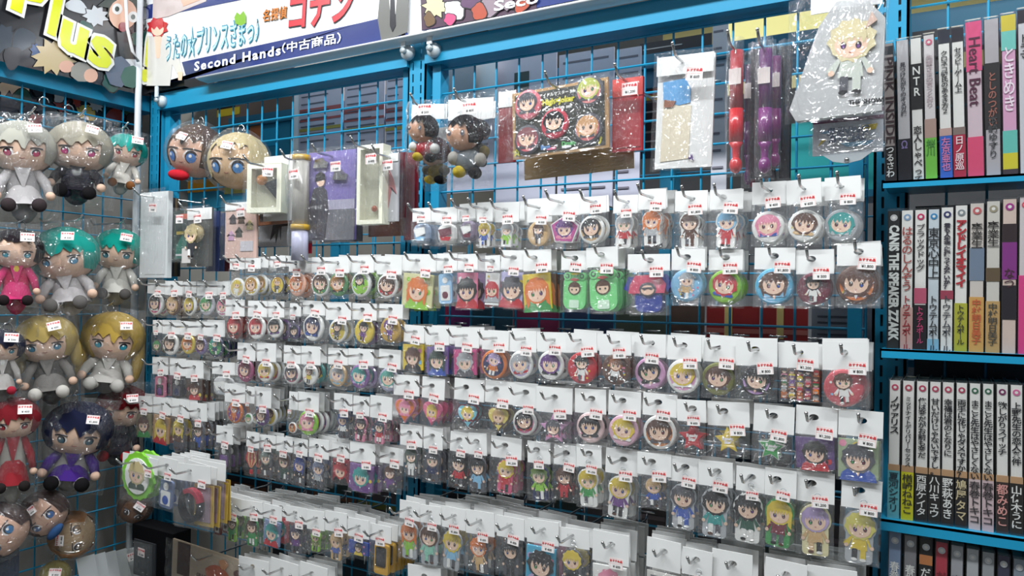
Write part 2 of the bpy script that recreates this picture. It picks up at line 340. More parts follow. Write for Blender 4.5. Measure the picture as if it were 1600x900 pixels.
def art_mesh(kind, bg, hair, cloth, rng, wd, ht):
    """returns builder in metres centred on the origin, and its depth"""
    if kind in 'bshg':
        s = min(wd, ht); b = badge_mesh(None, bg, hair, cloth, rng, ring=rng.choice(['w', bg, bg, cloth]) if kind != 'R' else 'w', shape=kind)
        b.v = [(x * s, y * s, z * s) for x, y, z in b.v]; return b, .006
    b = B(); h = min(ht, wd * 1.9)
    if kind == 'c':            # rubber or acrylic charm with outline, loop and cord
        hh = min(ht * 1.02, wd * 2.0); hr = hh * .26; hz = hh * .22; oc = bg
        b.prism(circ(0, hz, hr * 1.22, hr * 1.2, 18), -.0005, .003, oc); b.prism(rrect(-hr * 1.0, hr * 1.0, -hh * .54, hh * .1, hr * .3), -.0004, .003, oc)
        figure(b, 0, 0, hh, hair, cloth, -.0008, rng, full=True)
        b.tube([(hr * .3, .001, hz + hr * 1.2), (hr * .3 + .004, 0, hz + hr * 1.45), (hr * .2, -.001, hz + hr * 1.75)], .0009, 5, 'w')
        b.tube([(hr * .2 + .004 * math.cos(a), -.001, hz + hr * 1.9 + .004 * math.sin(a)) for a in (2 * math.pi * k / 10 for k in range(11))], .0006, 4, 's', False)
    elif kind == 'k':          # printed card or square charm
        b.box(-wd / 2, wd / 2, 0, .003, -ht / 2, ht / 2, bg)
        for i in range(6):
            x = rng.uniform(-wd * .4, wd * .4); z = rng.uniform(-ht * .4, ht * .4); r = min(wd, ht) * rng.uniform(.06, .12)
            b.fan(circ(x, z, r, n=7), -.0003, rng.choice(['w', 'y', 'p', 'c', cloth, bg]))
        figure(b, 0, -ht * .08, min(ht, wd * 1.3) * .98, hair, cloth, -.0006, rng, full=False)
    elif kind == 'm':          # crowded square print
        b.box(-wd / 2, wd / 2, 0, .003, -ht / 2, ht / 2, 'n')
        for i in range(5):
            for j in range(5):
                figure(b, -wd * .4 + wd * .2 * i, -ht * .4 + ht * .2 * j, ht * .22, rng.choice('knyorpvasgd'), rng.choice('oyrpvawk'), -.0004 - .0022 * ((i + j) % 2), rng, full=False)
    elif kind == 'f':          # green frog shaped pass case
        hh = ht; b.prism(rrect(-wd * .46, wd * .46, -hh * .5, hh * .42, wd * .28, 5), 0, .008, '#7fdc8a')
        for s in (-1, 1):
            b.prism(circ(s * wd * .3, hh * .4, wd * .15, n=12), -.001, .007, '#7fdc8a'); b.fan(circ(s * wd * .3, hh * .41, wd * .09, n=10), -.0014, 'd'); b.fan(circ(s * wd * .3, hh * .41, wd * .05, n=8), -.0018, '#7fdc8a')
        b.fan([(-.16 * wd, hh * .48), (-.1 * wd, hh * .44), (.1 * wd, hh * .44), (.16 * wd, hh * .48), (0, hh * .5)], -.002, 'y')
        b.fan([(-.2 * wd, hh * .31), (0, hh * .27), (.2 * wd, hh * .31), (.06 * wd, hh * .36), (-.06 * wd, hh * .36)], -.001, '#d0574c')
        b.fan(circ(0, hh * .08, wd * .26, wd * .24, 14), -.001, hair); b.fan(circ(0, hh * .05, wd * .2, wd * .17, 12), -.0014, SKIN)
        for s in (-1, 1): b.fan(circ(s * wd * .09, hh * .04, wd * .035, n=6), -.0018, 'k')
        b.fan([(-wd * .2, hh * .11), (wd * .2, hh * .11), (wd * .14, hh * .2), (-wd * .14, hh * .2)], -.0018, hair)
        b.fan(rrect(-wd * .2, wd * .2, -hh * .46, -hh * .24, wd * .05), -.001, '#d5efd8')
    elif kind == 'q':          # pink hooded case with navy body
        b.prism(rrect(-wd * .34, wd * .34, -ht * .5, ht * .1, wd * .16, 4), 0, .008, '#2a3f96')
        b.prism([(-wd * .5, -ht * .02), (wd * .42, -ht * .02), (wd * .46, ht * .2), (wd * .3, ht * .44), (-wd * .32, ht * .44), (-wd * .46, ht * .2)], -.002, .008, '#d4506e')
        b.prism([(-wd * .5, ht * .42), (-wd * .62, ht * .1), (-wd * .48, ht * .0), (-wd * .36, ht * .4)], -.001, .008, '#3a3f8e'); b.prism([(wd * .44, ht * .46), (wd * .34, ht * .4), (wd * .48, -ht * .0), (wd * .56, ht * .12)], -.001, .008, '#3a3f8e')
        b.fan(circ(0, ht * .08, wd * .22, wd * .17, 14), -.0025, 'd'); b.fan(circ(0, ht * .06, wd * .17, wd * .12, 12), -.003, SKIN); b.fan([(-wd * .18, ht * .12), (wd * .2, ht * .14), (wd * .1, ht * .06), (0, ht * .12), (-wd * .08, ht * .05)], -.0035, 'd')
    elif kind == 't':          # tall acrylic tag
        b.prism(rrect(-wd * .34, wd * .34, -ht * .5, ht * .48, wd * .12), 0, .005, bg)
        b.fan(rrect(-wd * .25, wd * .25, -ht * .4, ht * .1, wd * .05), -.0005, hair); b.fan(circ(0, -ht * .22, wd * .16, n=12), -.0009, cloth); b.fan(circ(0, ht * .26, wd * .14, n=12), -.0006, 'w')
    elif kind == 'p':          # folded cloth pouch
        b.ell((0, .008, 0), (wd * .46, .01, ht * .48), bg, 12, 8, e=.6); b.fan([(-wd * .35, ht * .2), (wd * .3, ht * .3), (wd * .34, -ht * .05), (-wd * .2, -ht * .2)], -.0035, hair); b.fan([(-wd * .3, -ht * .1), (wd * .3, -ht * .2), (wd * .2, -ht * .38), (-wd * .2, -ht * .34)], -.003, cloth)
    elif kind == 'o':          # balloon shaped charm, red and white stripes
        n = 12
        for k in range(6):
            f0, f1 = -1 + 2 * k / 6, -1 + 2 * (k + 1) / 6; top = []; bot = []
            q = []
            for f in (f0, (f0 + f1) / 2, f1): q.append((f, 1))
            def ed(f, a):  # a -1 bottom .. 1 top
                ww = wd * .46 * math.sqrt(max(0, 1 - a * a)) if a > -.2 else wd * .46 * (.98 - (-.2 - a) * .95)
                return (f * ww, ht * .12 + a * ht * .36)
            pts = [ed(f0, a / 5) for a in range(-5, 6)] + [ed(f1, a / 5) for a in range(5, -6, -1)]
            m_ = len(pts) // 2
            for i in range(m_ - 1): b.add([(pts[i][0], -.001, pts[i][1]), (pts[2 * m_ - 1 - i][0], -.001, pts[2 * m_ - 1 - i][1]), (pts[2 * m_ - 2 - i][0], -.001, pts[2 * m_ - 2 - i][1]), (pts[i + 1][0], -.001, pts[i + 1][1])], [(0, 1, 2, 3)], 'r' if k % 2 == 0 else 'z')
        b.prism(rrect(-wd * .1, wd * .1, -ht * .5, -ht * .32, .001), -.001, .002, 'r'); b.prism(circ(0, ht * .12, wd * .4, ht * .33, 16), 0, .003, 'u')
    elif kind == 'w':          # rubber wristband on a yellow backing card
        b.box(-wd * .1, wd * .5, .012, .014, -ht * .5, ht * .5, '#c9a94e'); b.box(wd * .0, wd * .42, .011, .0121, -ht * .4, ht * .45, '#a68a9a')
        n = 26; a_ = wd * .42; c_ = ht * .42
        for k in range(n):
            a0, a1 = 2 * math.pi * k / n, 2 * math.pi * (k + 1) / n; col = 'u' if 0 < k < 9 else 'k'
            if 0 < k < 9: col = '#a3243c'
            v = []
            for a in (a0, a1):
                for rr, y in ((1, -.004), (.74, -.004), (1, .01), (.74, .01)): v.append((-wd * .08 + a_ * rr * math.cos(a) * .8, y, c_ * rr * math.sin(a)))
            b.add(v, [(0, 4, 5, 1), (0, 2, 6, 4), (1, 5, 7, 3)], col)
    elif kind == 'l':          # black strap with yellow edge
        b.prism(rrect(-wd * .3, wd * .42, -ht * .5, ht * .5, .004), 0, .006, '#d9a520'); b.prism(rrect(-wd * .22, wd * .3, -ht * .25, ht * .4, .003), -.001, 0, 'k')
    elif kind == 'x':          # plain printed paper
        b.box(-wd / 2, wd / 2, 0, .001, -ht / 2, ht / 2, '#d9d6d0')
        for i in range(5): b.box(-wd * .38, wd * (.1 + .25 * rng.random()), -.0004, 0, ht * (.35 - .14 * i), ht * (.38 - .14 * i), 'd')
    elif kind == 'j':          # holographic badge with a flat green rim
        b.prism([(math.cos(2 * math.pi * k / 32) * wd * (.5 if k % 2 else .47), math.sin(2 * math.pi * k / 32) * wd * (.5 if k % 2 else .47)) for k in range(32)], 0, .006, '#7fc93a')
        b.prism(circ(0, 0, wd * .37, n=24), -.002, 0, 'w'); figure(b, 0, 0, wd * .62, '#c8b88a', '#2d4a3a', -.0022, rng, full=False, clip=(0, 0, wd * .36))
    return b, .006
KIND_NAME = dict(b=('badge', 'round badge', 'badge'), s=('badge', 'star-shaped badge', 'badge'), h=('badge', 'heart-shaped badge', 'badge'), g=('badge', 'five-sided badge', 'badge'),
    c=('charm', 'figure charm', 'keychain'), k=('picture_card', 'picture card', 'card'), m=('picture_card', 'square crowd picture', 'card'), f=('pass_case', 'green frog-shaped case', 'case'),
    q=('pass_case', 'pink hooded case with navy body', 'case'), t=('tag', 'acrylic tag', 'keychain'), p=('pouch', 'folded pouch', 'pouch'), o=('charm', 'striped balloon charm', 'keychain'),
    w=('wristband', 'red and black wristband', 'wristband'), l=('strap', 'black strap with yellow edge', 'strap'), x=('leaflet', 'printed leaflet', 'card'), j=('badge', 'green-rimmed badge', 'badge'))

# ------------------------------------------------------------------ shared pieces of a packet
def header_mesh(wd, ht, hx):
    """white folded card with a real hang hole, local origin at its lower middle"""
    b = B(); r = .0042; cz = ht * .62; n = 16; o = []
    for k in range(n):
        a = 2 * math.pi * (k + .5) / n; dx, dz = math.cos(a), math.sin(a)
        t = min((wd / 2 - hx if dx > 0 else wd / 2 + hx) / abs(dx), (ht - cz if dz > 0 else cz) / abs(dz)); o.append((hx + dx * t, cz + dz * t))
    cor = [(-wd / 2, 0), (wd / 2, 0), (wd / 2, ht), (-wd / 2, ht)]
    for c in cor:
        j = min(range(n), key=lambda i: (o[i][0] - c[0]) ** 2 + (o[i][1] - c[1]) ** 2); o[j] = c
    i_ = [(hx + 1.5 * r * math.cos(2 * math.pi * (k + .5) / n), cz + r * math.sin(2 * math.pi * (k + .5) / n)) for k in range(n)]
    v = [(x, -.0006, z) for x, z in o] + [(x, -.0006, z) for x, z in i_] + [(x, .0008, z) for x, z in o] + [(x, .0008, z) for x, z in i_]
    f = []
    for k in range(n):
        k2 = (k + 1) % n; f += [(k, k2, n + k2, n + k), (2 * n + k, 3 * n + k, 3 * n + k2, 2 * n + k2), (k, 2 * n + k, 2 * n + k2, k2)]
    return b.add(v, f, '#dcdcda')
random.seed(11)
def film_mesh(nu, nv, amp, thick, seed, m='film', pillow=True):
    """unit pillow of wrinkled film: x -.5...5, z 0..1, bulging to -y; back sheet flat"""
    b = B(); vs = []; fs = []; sd = Vector((seed * 7.3, seed * 3.1, seed))
    for j in range(nv + 1):
        for i in range(nu + 1):
            u, v = i / nu, j / nv; e = max(0, math.sin(math.pi * u)) ** .55 * (max(0, math.sin(math.pi * (v * .86 + .0))) ** .7 if v < 1 else .3)
            q = Vector((u * 3.2, v * 3.6, 0)) + sd
            n1 = noise.noise(q) * .9 + .6 * abs(noise.noise(q * 2.3 + Vector((4, 4, 4)))) + .35 * noise.noise(q * 5)
            vs.append((u - .5 + .012 * noise.noise(q * 2 + Vector((9, 0, 0))) , -thick * e * (1 + amp * n1) - .0004, v + .010 * noise.noise(q * 2.2 + Vector((0, 9, 0)))))
    W_ = nu + 1
    for j in range(nv):
        for i in range(nu): fs.append((j * W_ + i, j * W_ + i + 1, (j + 1) * W_ + i + 1, (j + 1) * W_ + i))
    b.add(vs, fs, 'w')
    return mesh_only(b, 'bag_film', m, True)
FILMS = [film_mesh(16, 20, .75, 1.0, k + 1) for k in range(10)]     # y scale = depth in metres
BIGF = [film_mesh(30, 34, .65, 1.0, k + 30, 'bigfilm') for k in range(8)]
def round_film(seed):
    b = B(); nu, nv = 34, 22; vs = []; fs = []
    for j in range(nv + 1):
        for i in range(nu + 1):
            az = -1.9 + 3.8 * i / nu; el = -1.45 + 2.9 * j / nv
            d = Vector((math.cos(el) * math.sin(az), -math.cos(el) * math.cos(az), math.sin(el)))
            q = d * 1.6 + Vector((seed * 5.1, 0, 0)); k = 1.05 + .05 * noise.noise(q * 1.3) + .05 * abs(noise.noise(q * 2.4)) + .015 * noise.noise(q * 6)
            k += .10 * max(0, d.z - .75) * 4 * .3; vs.append(d * k)
    for j in range(nv):
        for i in range(nu): fs.append((j * (nu + 1) + i, j * (nu + 1) + i + 1, (j + 1) * (nu + 1) + i + 1, (j + 1) * (nu + 1) + i))
    b.add(vs, fs, 'w'); return mesh_only(b, 'bag_film', 'bigfilm', True)
ROUNDF = [round_film(k) for k in range(6)]
PRICES = ['¥ 600', '¥ 400', '¥1,200', '¥ 800', '¥ 500', '¥1,800']
STICK = []
for pz in PRICES:
    b = B(); b.box(-.011, .011, -.0003, 0, -.0085, .0085, '#f3efec')
    for q in ((-.0102, -.0099, -.0078, .0078), (.0099, .0102, -.0078, .0078), (-.0102, .0102, .0075, .0078), (-.0102, .0102, -.0002, .0001)): b.box(q[0], q[1], -.0004, -.0003, q[2], q[3], '#e88c88')
    t_ = B(); merge(t_, text_mesh('おすすめ品', .0041, '#d8242e', bold=.00016, y=-.0007), 0, 0, .0042)
    merge(t_, text_mesh(pz, .0052, '#3a3a3a', bold=.0001, y=-.0006), .001, 0, -.0045)
    STICK.append((mesh_only(b, 'price_sticker', 'paper'), mesh_only(t_, 'lettering', 'paper')))
def sticker(parent, x, y, z, s=1.0, rot=0):
    me = random.choice(STICK); o = inst('price_sticker', me[0], parent, (x, y, z), (0, rot, 0), (s, s, s)); inst('lettering', me[1], o); return o
def hook(x, z, length, label, group, tip=.012, yy=D, rot=0, bend=None):
    b = B(); r = .0021; e = bend or (0, 0)
    pts = [(0, .002, .012), (0, -.004, .002), (0, -.012, 0), (0, -(length - tip * 1.3), 0), (0, -(length - tip * .8), .002), (0, -length, tip)]
    b.tube(pts, r, 8, 's'); b.ell((0, -length, tip), (r * 1.25,) * 3, 's', 8, 6)
    b.tube([(-.014, .001, .012), (.014, .001, .012)], .0018, 6, 's'); b.tube([(0, .001, .012), (0, .001, -.03)], .0018, 6, 's')
    o = b.build('display_hook', 'chrome', None, True); o.location = (x, yy - .004, z); o.rotation_euler = (0, 0, rot)
    return tag(o, label, 'hook', group)

ORD = 'first second third fourth fifth sixth seventh eighth ninth tenth eleventh twelfth thirteenth fourteenth fifteenth sixteenth'.split()
TOTAL_BACK = 0
def packet_row(row_name, rows, off=.155, seed=0, hook_ext=.04, tipup=.012):
    global TOTAL_BACK
    for idx, q in enumerate(rows):
        xl, yt, xr, yh, yb, nb, kind, bg, hair, cloth = q[:10]; nb = max(nb, 1); opt = q[10] if len(q) > 10 else {}
        rng = random.Random(seed * 100 + idx * 7 + 3)
        o_ = off + opt.get('off', 0) + (idx % 2) * .0035 + rng.uniform(0, .004)
        ym = (yt + yb) / 2; A = P(xl, yt, o_); A2 = P(xr, yt, o_); xm = (xl + xr) / 2
        wd = max(.024, (P(xr, yh, o_).x - P(xl, yh, o_).x)); zt = P(xm, yt, o_).z; zh = P(xm, yh, o_).z; zb = P(xm, yb, o_).z
        x0 = P(xm, yh, o_).x; hh = zt - zh; bh = zh - zb
        nm, desc, cat = KIND_NAME[kind]
        if kind in 'fqowlj': look = desc
        elif kind == 's' and hair == '-': look = f'{CN[bg]} {desc}'
        elif kind in 'xm': look = desc
        elif kind in 'tp': look = f'{CN[bg]} {desc}'
        elif kind == 'c': look = f'{CN[hair]}-haired figure charm in {CN[cloth]}'
        else: look = f'{desc}, {CN[hair]} hair on {CN[bg]}'
        pos = f'{ORD[idx]} from left, {row_name}'
        grp = f'bagged goods in the {row_name}'
        root = thing('bagged_' + nm, f'{look}, {pos}', cat, (x0, D - o_, zb), (0, R(rng.uniform(-2.2, 2.2)) + R(opt.get('tilt', 0)), R(rng.uniform(-4, 4))), grp)
        hx = wd * opt.get('hx', rng.uniform(-.12, .05))
        hd = header_mesh(wd, hh, hx).build('header_card', 'paper', root); hd.location = (0, 0, bh)
        aw = wd * opt.get('aw', .93); ah = bh * opt.get('ah', .92)
        if kind in 'bg': aw = min(wd * .97, .07, bh * 1.02); ah = aw
        ab, dep = art_mesh(kind, bg, hair, cloth, rng, aw, ah)
        art = ab.build(nm, 'gloss' if kind in 'bshgcj' else 'print', root); az = bh * (.5 if kind in 'bshg' else .47) + opt.get('az', 0)
        if kind in 'bgj': az = max(az, 0) ; az = aw * .5 + .001
        art.location = (rng.uniform(-.04, .04) * wd, -.002, az); art.rotation_euler = (0, R(rng.uniform(-10, 10)) if kind == 'b' else R(rng.uniform(-4, 4)), 0)
        fm = inst('bag', FILMS[rng.randrange(10)], root, (0, -.004, -.004), None, (wd * 1.02, .006, bh + .006))
        st = None
        if yb < 915 or idx % 2: 
            s_ = min(1.0, wd / .05)
            sticker(root, wd * .5 - .0125 * s_ - rng.uniform(0, .006), -.0105, bh + rng.uniform(-.003, .006), s_, R(rng.uniform(-5, 5)))
        hook(x0 + hx, zb + bh + hh * .62, o_ + hook_ext * rng.uniform(.75, 1.3), f'chrome hook of the {nm.replace("_", " ")} {pos}', f'chrome hooks in the {row_name}', tip=tipup)
        # the packets behind it on the same hook
        if nb:
            t0 = min(.0125, (o_ - .03) / (nb + .5)); bc = opt.get('bc')
            if bc:
                vb, _ = art_mesh('b' if kind == 'b' else kind, bc, hair, cloth, rng, aw, ah); vme = mesh_only(vb, nm, 'gloss')
            for j in range(1, nb + 1):
                TOTAL_BACK += 1
                r2 = thing('bagged_' + nm, f'{nm.replace("_", " ")} packet {ORD[j - 1]} behind the front, {ORD[idx]} from left, {row_name}', cat,
                           (x0 + rng.uniform(-.0025, .0025), D - o_ + j * t0 + .006, zb + rng.uniform(-.004, .004)), (0, R(rng.uniform(-3.5, 3.5)), R(rng.uniform(-5, 5))), f'stacked behind the {ORD[idx]} from left in the {row_name}')
                inst('header_card', hd.data, r2, (0, 0, bh)); inst(nm, vme if bc else art.data, r2, (0, 0, art.location.z), (0, R(rng.uniform(-30, 30)) if kind == 'b' else 0, 0))
                inst('bag', fm.data, r2, (0, -.004, -.004), None, (wd * 1.02, .006, bh + .006))
# ------------------------------------------------------------------ rows of packets, measured in the photograph and set on real planes
Z_ = {}
packet_row("top row of right bay", [
 (645,325,673,346,381,2,'p','#8fa0b8','w','c'), (682,324,714,347,381,3,'p','w','u','r'), (719,318,744,342,376,3,'p','#8d7f96','w','u'),
 (745,316,770,346,384,0,'c','w','y','b'), (772,316,811,347,384,2,'c','w','s','m'), (824,310,862,347,386,0,'b','z','n','d'),
 (857,303,905,336,386,1,'g','#c04a94','v','p'), (906,307,948,333,382,0,'b','z','k','d'), (957,305,996,333,385,1,'c','w','s','r'),
 (997,296,1040,327,381,4,'c','w','o','s'), (1054,298,1104,330,385,2,'c','w','n','n'), (1108,296,1160,327,385,4,'c','w','c','r'),
 (1175,284,1228,319,381,1,'b','w','p','b'), (1231,280,1286,318,379,1,'b','w','n','z'), (1289,276,1346,312,379,4,'b','s','t','s')], seed=1, off=.15)
packet_row("second row of right bay", [
 (630,397,680,424,480,1,'k','#d9d7a0','o','m'), (682,396,713,423,475,2,'t','#9cc8ea','w','u'), (714,397,748,422,481,4,'k','p','k','r',{'bc':'l'}),
 (759,399,783,423,477,0,'k','w','r','s'), (781,391,817,421,479,3,'k','#b8b4da','d','r'), (820,390,863,423,484,3,'k','y','o','g',{'bc':'n','aw':.98}),
 (877,392,918,422,484,1,'f','g','n','w'), (919,386,968,417,486,4,'f','g','n','w'), (980,397,1046,422,488,0,'q','p','d','b',{'off':.01}),
 (1049,389,1101,422,473,0,'b','c','s','z'), (1106,390,1160,422,475,3,'b','m','r','b'), (1178,387,1241,421,477,0,'b','#58b4dc','n','c'),
 (1244,390,1304,428,478,0,'b','u','k','w'), (1307,380,1376,415,477,3,'b','o','n','n')], seed=2, off=.15)
packet_row("third row of right bay", [
 (629,508,662,535,578,3,'k','y','n','k',{'aw':.98}), (666,511,703,539,584,4,'k','#6d5496','#2c4438','b'), (710,513,748,543,586,4,'k','#c94a86','s','d'),
 (753,517,793,547,593,0,'b','a','l','o'), (794,517,839,550,593,0,'b','l','s','r'), (840,519,886,550,595,0,'b','w','v','k'),
 (887,520,934,551,601,0,'b','r','k','w'), (937,522,988,555,603,0,'b','n','#9c5a34','w'), (991,522,1040,558,609,0,'b','#d9a4cc','k','k'),
 (1041,525,1095,563,616,0,'b','#e0a0c8','y','w'), (1097,529,1150,566,619,0,'b','e','n','d'), (1150,530,1215,572,622,0,'b','#b890c8','k','k'),
 (1218,535,1281,575,624,0,'m','n','n','n',{'aw':.98,'ah':.98}), (1286,534,1358,579,637,4,'b','#c8505a','n','w')], seed=3, off=.155)
packet_row("fourth row of right bay", [
 (616,586,655,618,660,0,'h','o','p','p'), (657,590,694,623,664,4,'h','#e06a90','y','p'), (709,592,755,626,669,0,'h','#7cc8d8','y','u'),
 (757,595,800,630,674,1,'h','#e4d270','z','n'), (801,598,838,636,681,0,'b','#d880a8','k','r'), (838,605,893,645,695,7,'s','#d9a4cc','d','p'),
 (899,608,948,646,693,0,'b','#e8c8c8','k','k'), (950,611,1000,650,698,0,'b','#e8b8cc','y','w'), (1003,615,1056,650,703,1,'b','#d08040','n','d'),
 (1059,625,1105,659,707,0,'s','r','-','w'), (1107,628,1173,666,710,0,'s','y','-','w'), (1175,633,1239,676,722,0,'s','g','-','w'),
 (1241,635,1306,680,732,2,'k','#5d3f7a','k','r'), (1308,641,1378,682,748,0,'k','#9fb08c','d','b',{'aw':.9})], seed=4, off=.155)
packet_row("fifth row of right bay", [
 (625,664,661,697,742,0,'c','d','#3a5044','w'), (662,668,691,702,751,5,'c','d','d','a'), (702,675,732,706,759,2,'c','k','k','r'),
 (734,677,763,711,766,2,'c','d','k','c'), (767,683,813,716,768,2,'c','#d85a80','y','r'), (826,690,862,724,779,0,'c','a','#6e8c3c','m'),
 (864,695,902,727,779,0,'c','k','n','r'), (903,695,942,730,789,3,'c','w','y','g'), (944,702,994,741,806,2,'c','w','y','v'),
 (996,708,1048,743,791,2,'c','d','z','b'), (1043,714,1092,753,823,1,'c','s','d','b'), (1093,721,1146,760,836,2,'c','s','k','t'),
 (1148,730,1192,768,844,1,'c','w','k','#2a5a48'), (1193,733,1243,776,851,0,'c','g','y','#7a2438'), (1244,737,1303,785,864,1,'c','#e8dfb0','l','z'),
 (1311,748,1374,795,876,0,'c','s','#d9cf6a','y')], seed=5, off=.155)
packet_row("bottom row of right bay", [
 (624,783,656,812,870,5,'c','s','o','m'), (658,790,689,818,880,5,'c','s','n','#8fd0b8'), (690,793,728,826,888,7,'c','s','y','c'),
 (729,799,775,836,894,7,'c','d','o','z'), (776,808,820,841,898,5,'c','d','k','k'), (824,813,872,850,912,5,'k','#4aaed0','k','l',{'bc':'p'}),
 (873,826,922,856,915,4,'c','d','y','k'), (925,832,982,880,935,6,'k','w','p','w'), (1008,843,1062,890,950,5,'x','w','k','k'),
 (1063,858,1110,900,965,4,'c','w','n','r'), (1112,862,1176,910,975,7,'x','w','k','k'), (1192,876,1258,930,990,7,'k','p','n','w'), (1264,888,1342,940,1010,7,'k','c','k','w')], seed=6, off=.16)
L = .15
packet_row("top row of left bay", [
 (361,404,383,421,466,0,'b','#d8c47a','y','w'), (384,403,407,420,463,6,'b','y','#b8862a','w'), (424,400,447,417,462,1,'b','y','#c8962a','d'),
 (451,403,479,424,464,2,'b','#eeb8a0','o','w'), (487,402,516,426,464,0,'b','#5d8c5a','n','g'), (516,401,546,427,464,0,'b','#4a8c50','#b07a3a','k'),
 (547,400,584,426,465,3,'b','m','k','m',{'bc':'g'}), (589,400,626,429,467,2,'b','#8c4026','n','r')], seed=7, off=L)
packet_row("second row of left bay", [
 (352,468,382,494,531,3,'b','#7c2420','r','k'), (388,470,416,495,531,2,'b','w','r','u'), (420,471,444,496,529,6,'b','w','k','v',{'bc':'a'}),
 (452,474,470,494,531,0,'b','#4a3c6a','k','a'), (472,470,507,492,534,1,'b','w','a','b'), (510,472,548,500,536,1,'b','#d8c04a','k','d'),
 (550,474,588,500,538,2,'b','y','k','v',{'bc':'v'}), (592,475,629,497,536,1,'b','#c8a040','v','v')], seed=8, off=L)
packet_row("third row of left bay", [
 (370,536,399,563,598,5,'b','#a04070','u','p',{'bc':'u'}), (402,536,431,565,598,5,'b','w','y','r',{'bc':'#8c2c5c'}), (444,540,469,568,601,1,'b','#b86a80','d','d'),
 (470,541,502,570,603,5,'b','w','n','y',{'bc':'t'}), (513,544,544,570,605,0,'b','#8cc0d8','s','z'), (545,545,584,571,608,5,'b','#8a5aa0','t','l',{'bc':'v'}),
 (592,546,625,576,613,1,'b','#a8a8c0','#5cb0a0','w')], seed=9, off=L)
packet_row("fourth row of left bay", [
 (352,600,383,629,662,1,'b','#7c4a8c','o','o'), (384,604,397,630,664,0,'b','w','g','w'), (396,605,424,636,666,7,'b','#5a2c7a','n','w',{'bc':'y'}),
 (452,612,465,640,678,0,'b','o','n','z'), (466,613,497,643,681,6,'b','m','p','p',{'bc':'v'}), (522,615,552,641,683,1,'c','d','#2c4a8c','w'),
 (552,619,576,649,688,0,'c','p','#3a3040','k'), (577,619,613,654,692,3,'c','p','#26344c','r')], seed=10, off=L)
packet_row("fifth row of left bay", [
 (338,666,364,693,733,4,'t','k','v','d'), (384,675,405,699,741,0,'o','r','w','r'), (405,680,433,700,745,0,'c','d','#7c8c84','k'),
 (433,683,457,706,750,1,'c','d','n','#2c4a3c'), (457,685,480,711,756,1,'c','d','#3a4a9c','k'), (482,686,514,716,761,4,'c','d','#8c94b4','s'),
 (519,691,547,715,753,0,'k','#8c2030','r','k'), (547,692,585,723,766,3,'k','#7c5290','t','v'), (593,699,630,725,766,1,'c','d','n','v')], seed=11, off=L)
packet_row("bottom row of left bay", [
 (334,768,349,797,836,5,'t','#8c3a30','w','n'), (349,777,379,803,844,5,'c','m','n','g'), (380,783,411,808,851,7,'c','g','n','g'),
 (412,789,440,811,851,8,'k','#7c8cb0','t','r',{'bc':'r'}), (447,792,481,817,863,7,'c','d','#3a2c4a','v'), (481,798,507,828,860,4,'c','m','m','e'),
 (509,800,543,831,873,5,'c','z','z','b'), (544,811,577,840,869,4,'k','#26449c','k','y',{'ah':.7}), (578,820,610,846,897,6,'l','k','y','y')], seed=12, off=L)
packet_row("top row beside the corner", [
 (230,437,257,459,493,0,'b','#d85a90','k','w'), (258,439,285,461,494,2,'b','z','z','n'), (287,440,308,458,494,1,'b','d','y','d'),
 (309,439,338,462,494,1,'b','#c8c8d0','g','w'), (339,440,360,461,496,0,'b','#e088b0','p','w')], seed=13, off=.13)
packet_row("second row beside the corner", [
 (240,500,254,520,552,1,'b','d','g','k'), (255,500,281,522,556,4,'b','w','#3a2c30','k',{'bc':'z'}), (282,502,306,524,554,0,'b','y','o','z'), (307,502,325,524,555,0,'b','#7a6a9c','n','v'), (325,500,351,526,559,3,'b','g','t','a')], seed=14, off=.13)
packet_row("third row beside the corner", [
 (238,558,264,585,621,3,'t','#d87a98','k','v'), (266,560,290,587,622,3,'t','k','d','a'), (292,563,318,591,623,3,'k','#4a3830','n','r'), (333,566,367,585,621,1,'p','#c8c8c8','w','s')], seed=15, off=.13)
packet_row("fourth row beside the corner", [
 (215,619,238,644,681,2,'k','#8c8460','n','g'), (238,622,267,647,691,2,'k','#b08a60','y','r',{'off':.02}), (267,624,296,652,702,2,'c','d','y','n',{'off':.02}), (300,630,325,658,701,6,'c','d','n','b')], seed=16, off=.13)
packet_row("bottom row beside the corner", [
 (192,712,243,737,783,1,'j','g','y','k',{'off':.12}), (244,715,275,745,794,6,'t','#6c7ca0','w','b',{'off':.10}), (278,726,328,753,823,3,'w','r','k','y',{'off':.10})], seed=17, off=.13)
packet_row("foot row of left bay", [
 (374,873,420,905,960,3,'x','w','k','k'), (421,876,466,912,960,3,'x','w','k','k'), (467,882,510,918,970,3,'x','w','k','k'), (640,885,690,925,980,3,'x','w','k','k')], seed=18, off=.16)
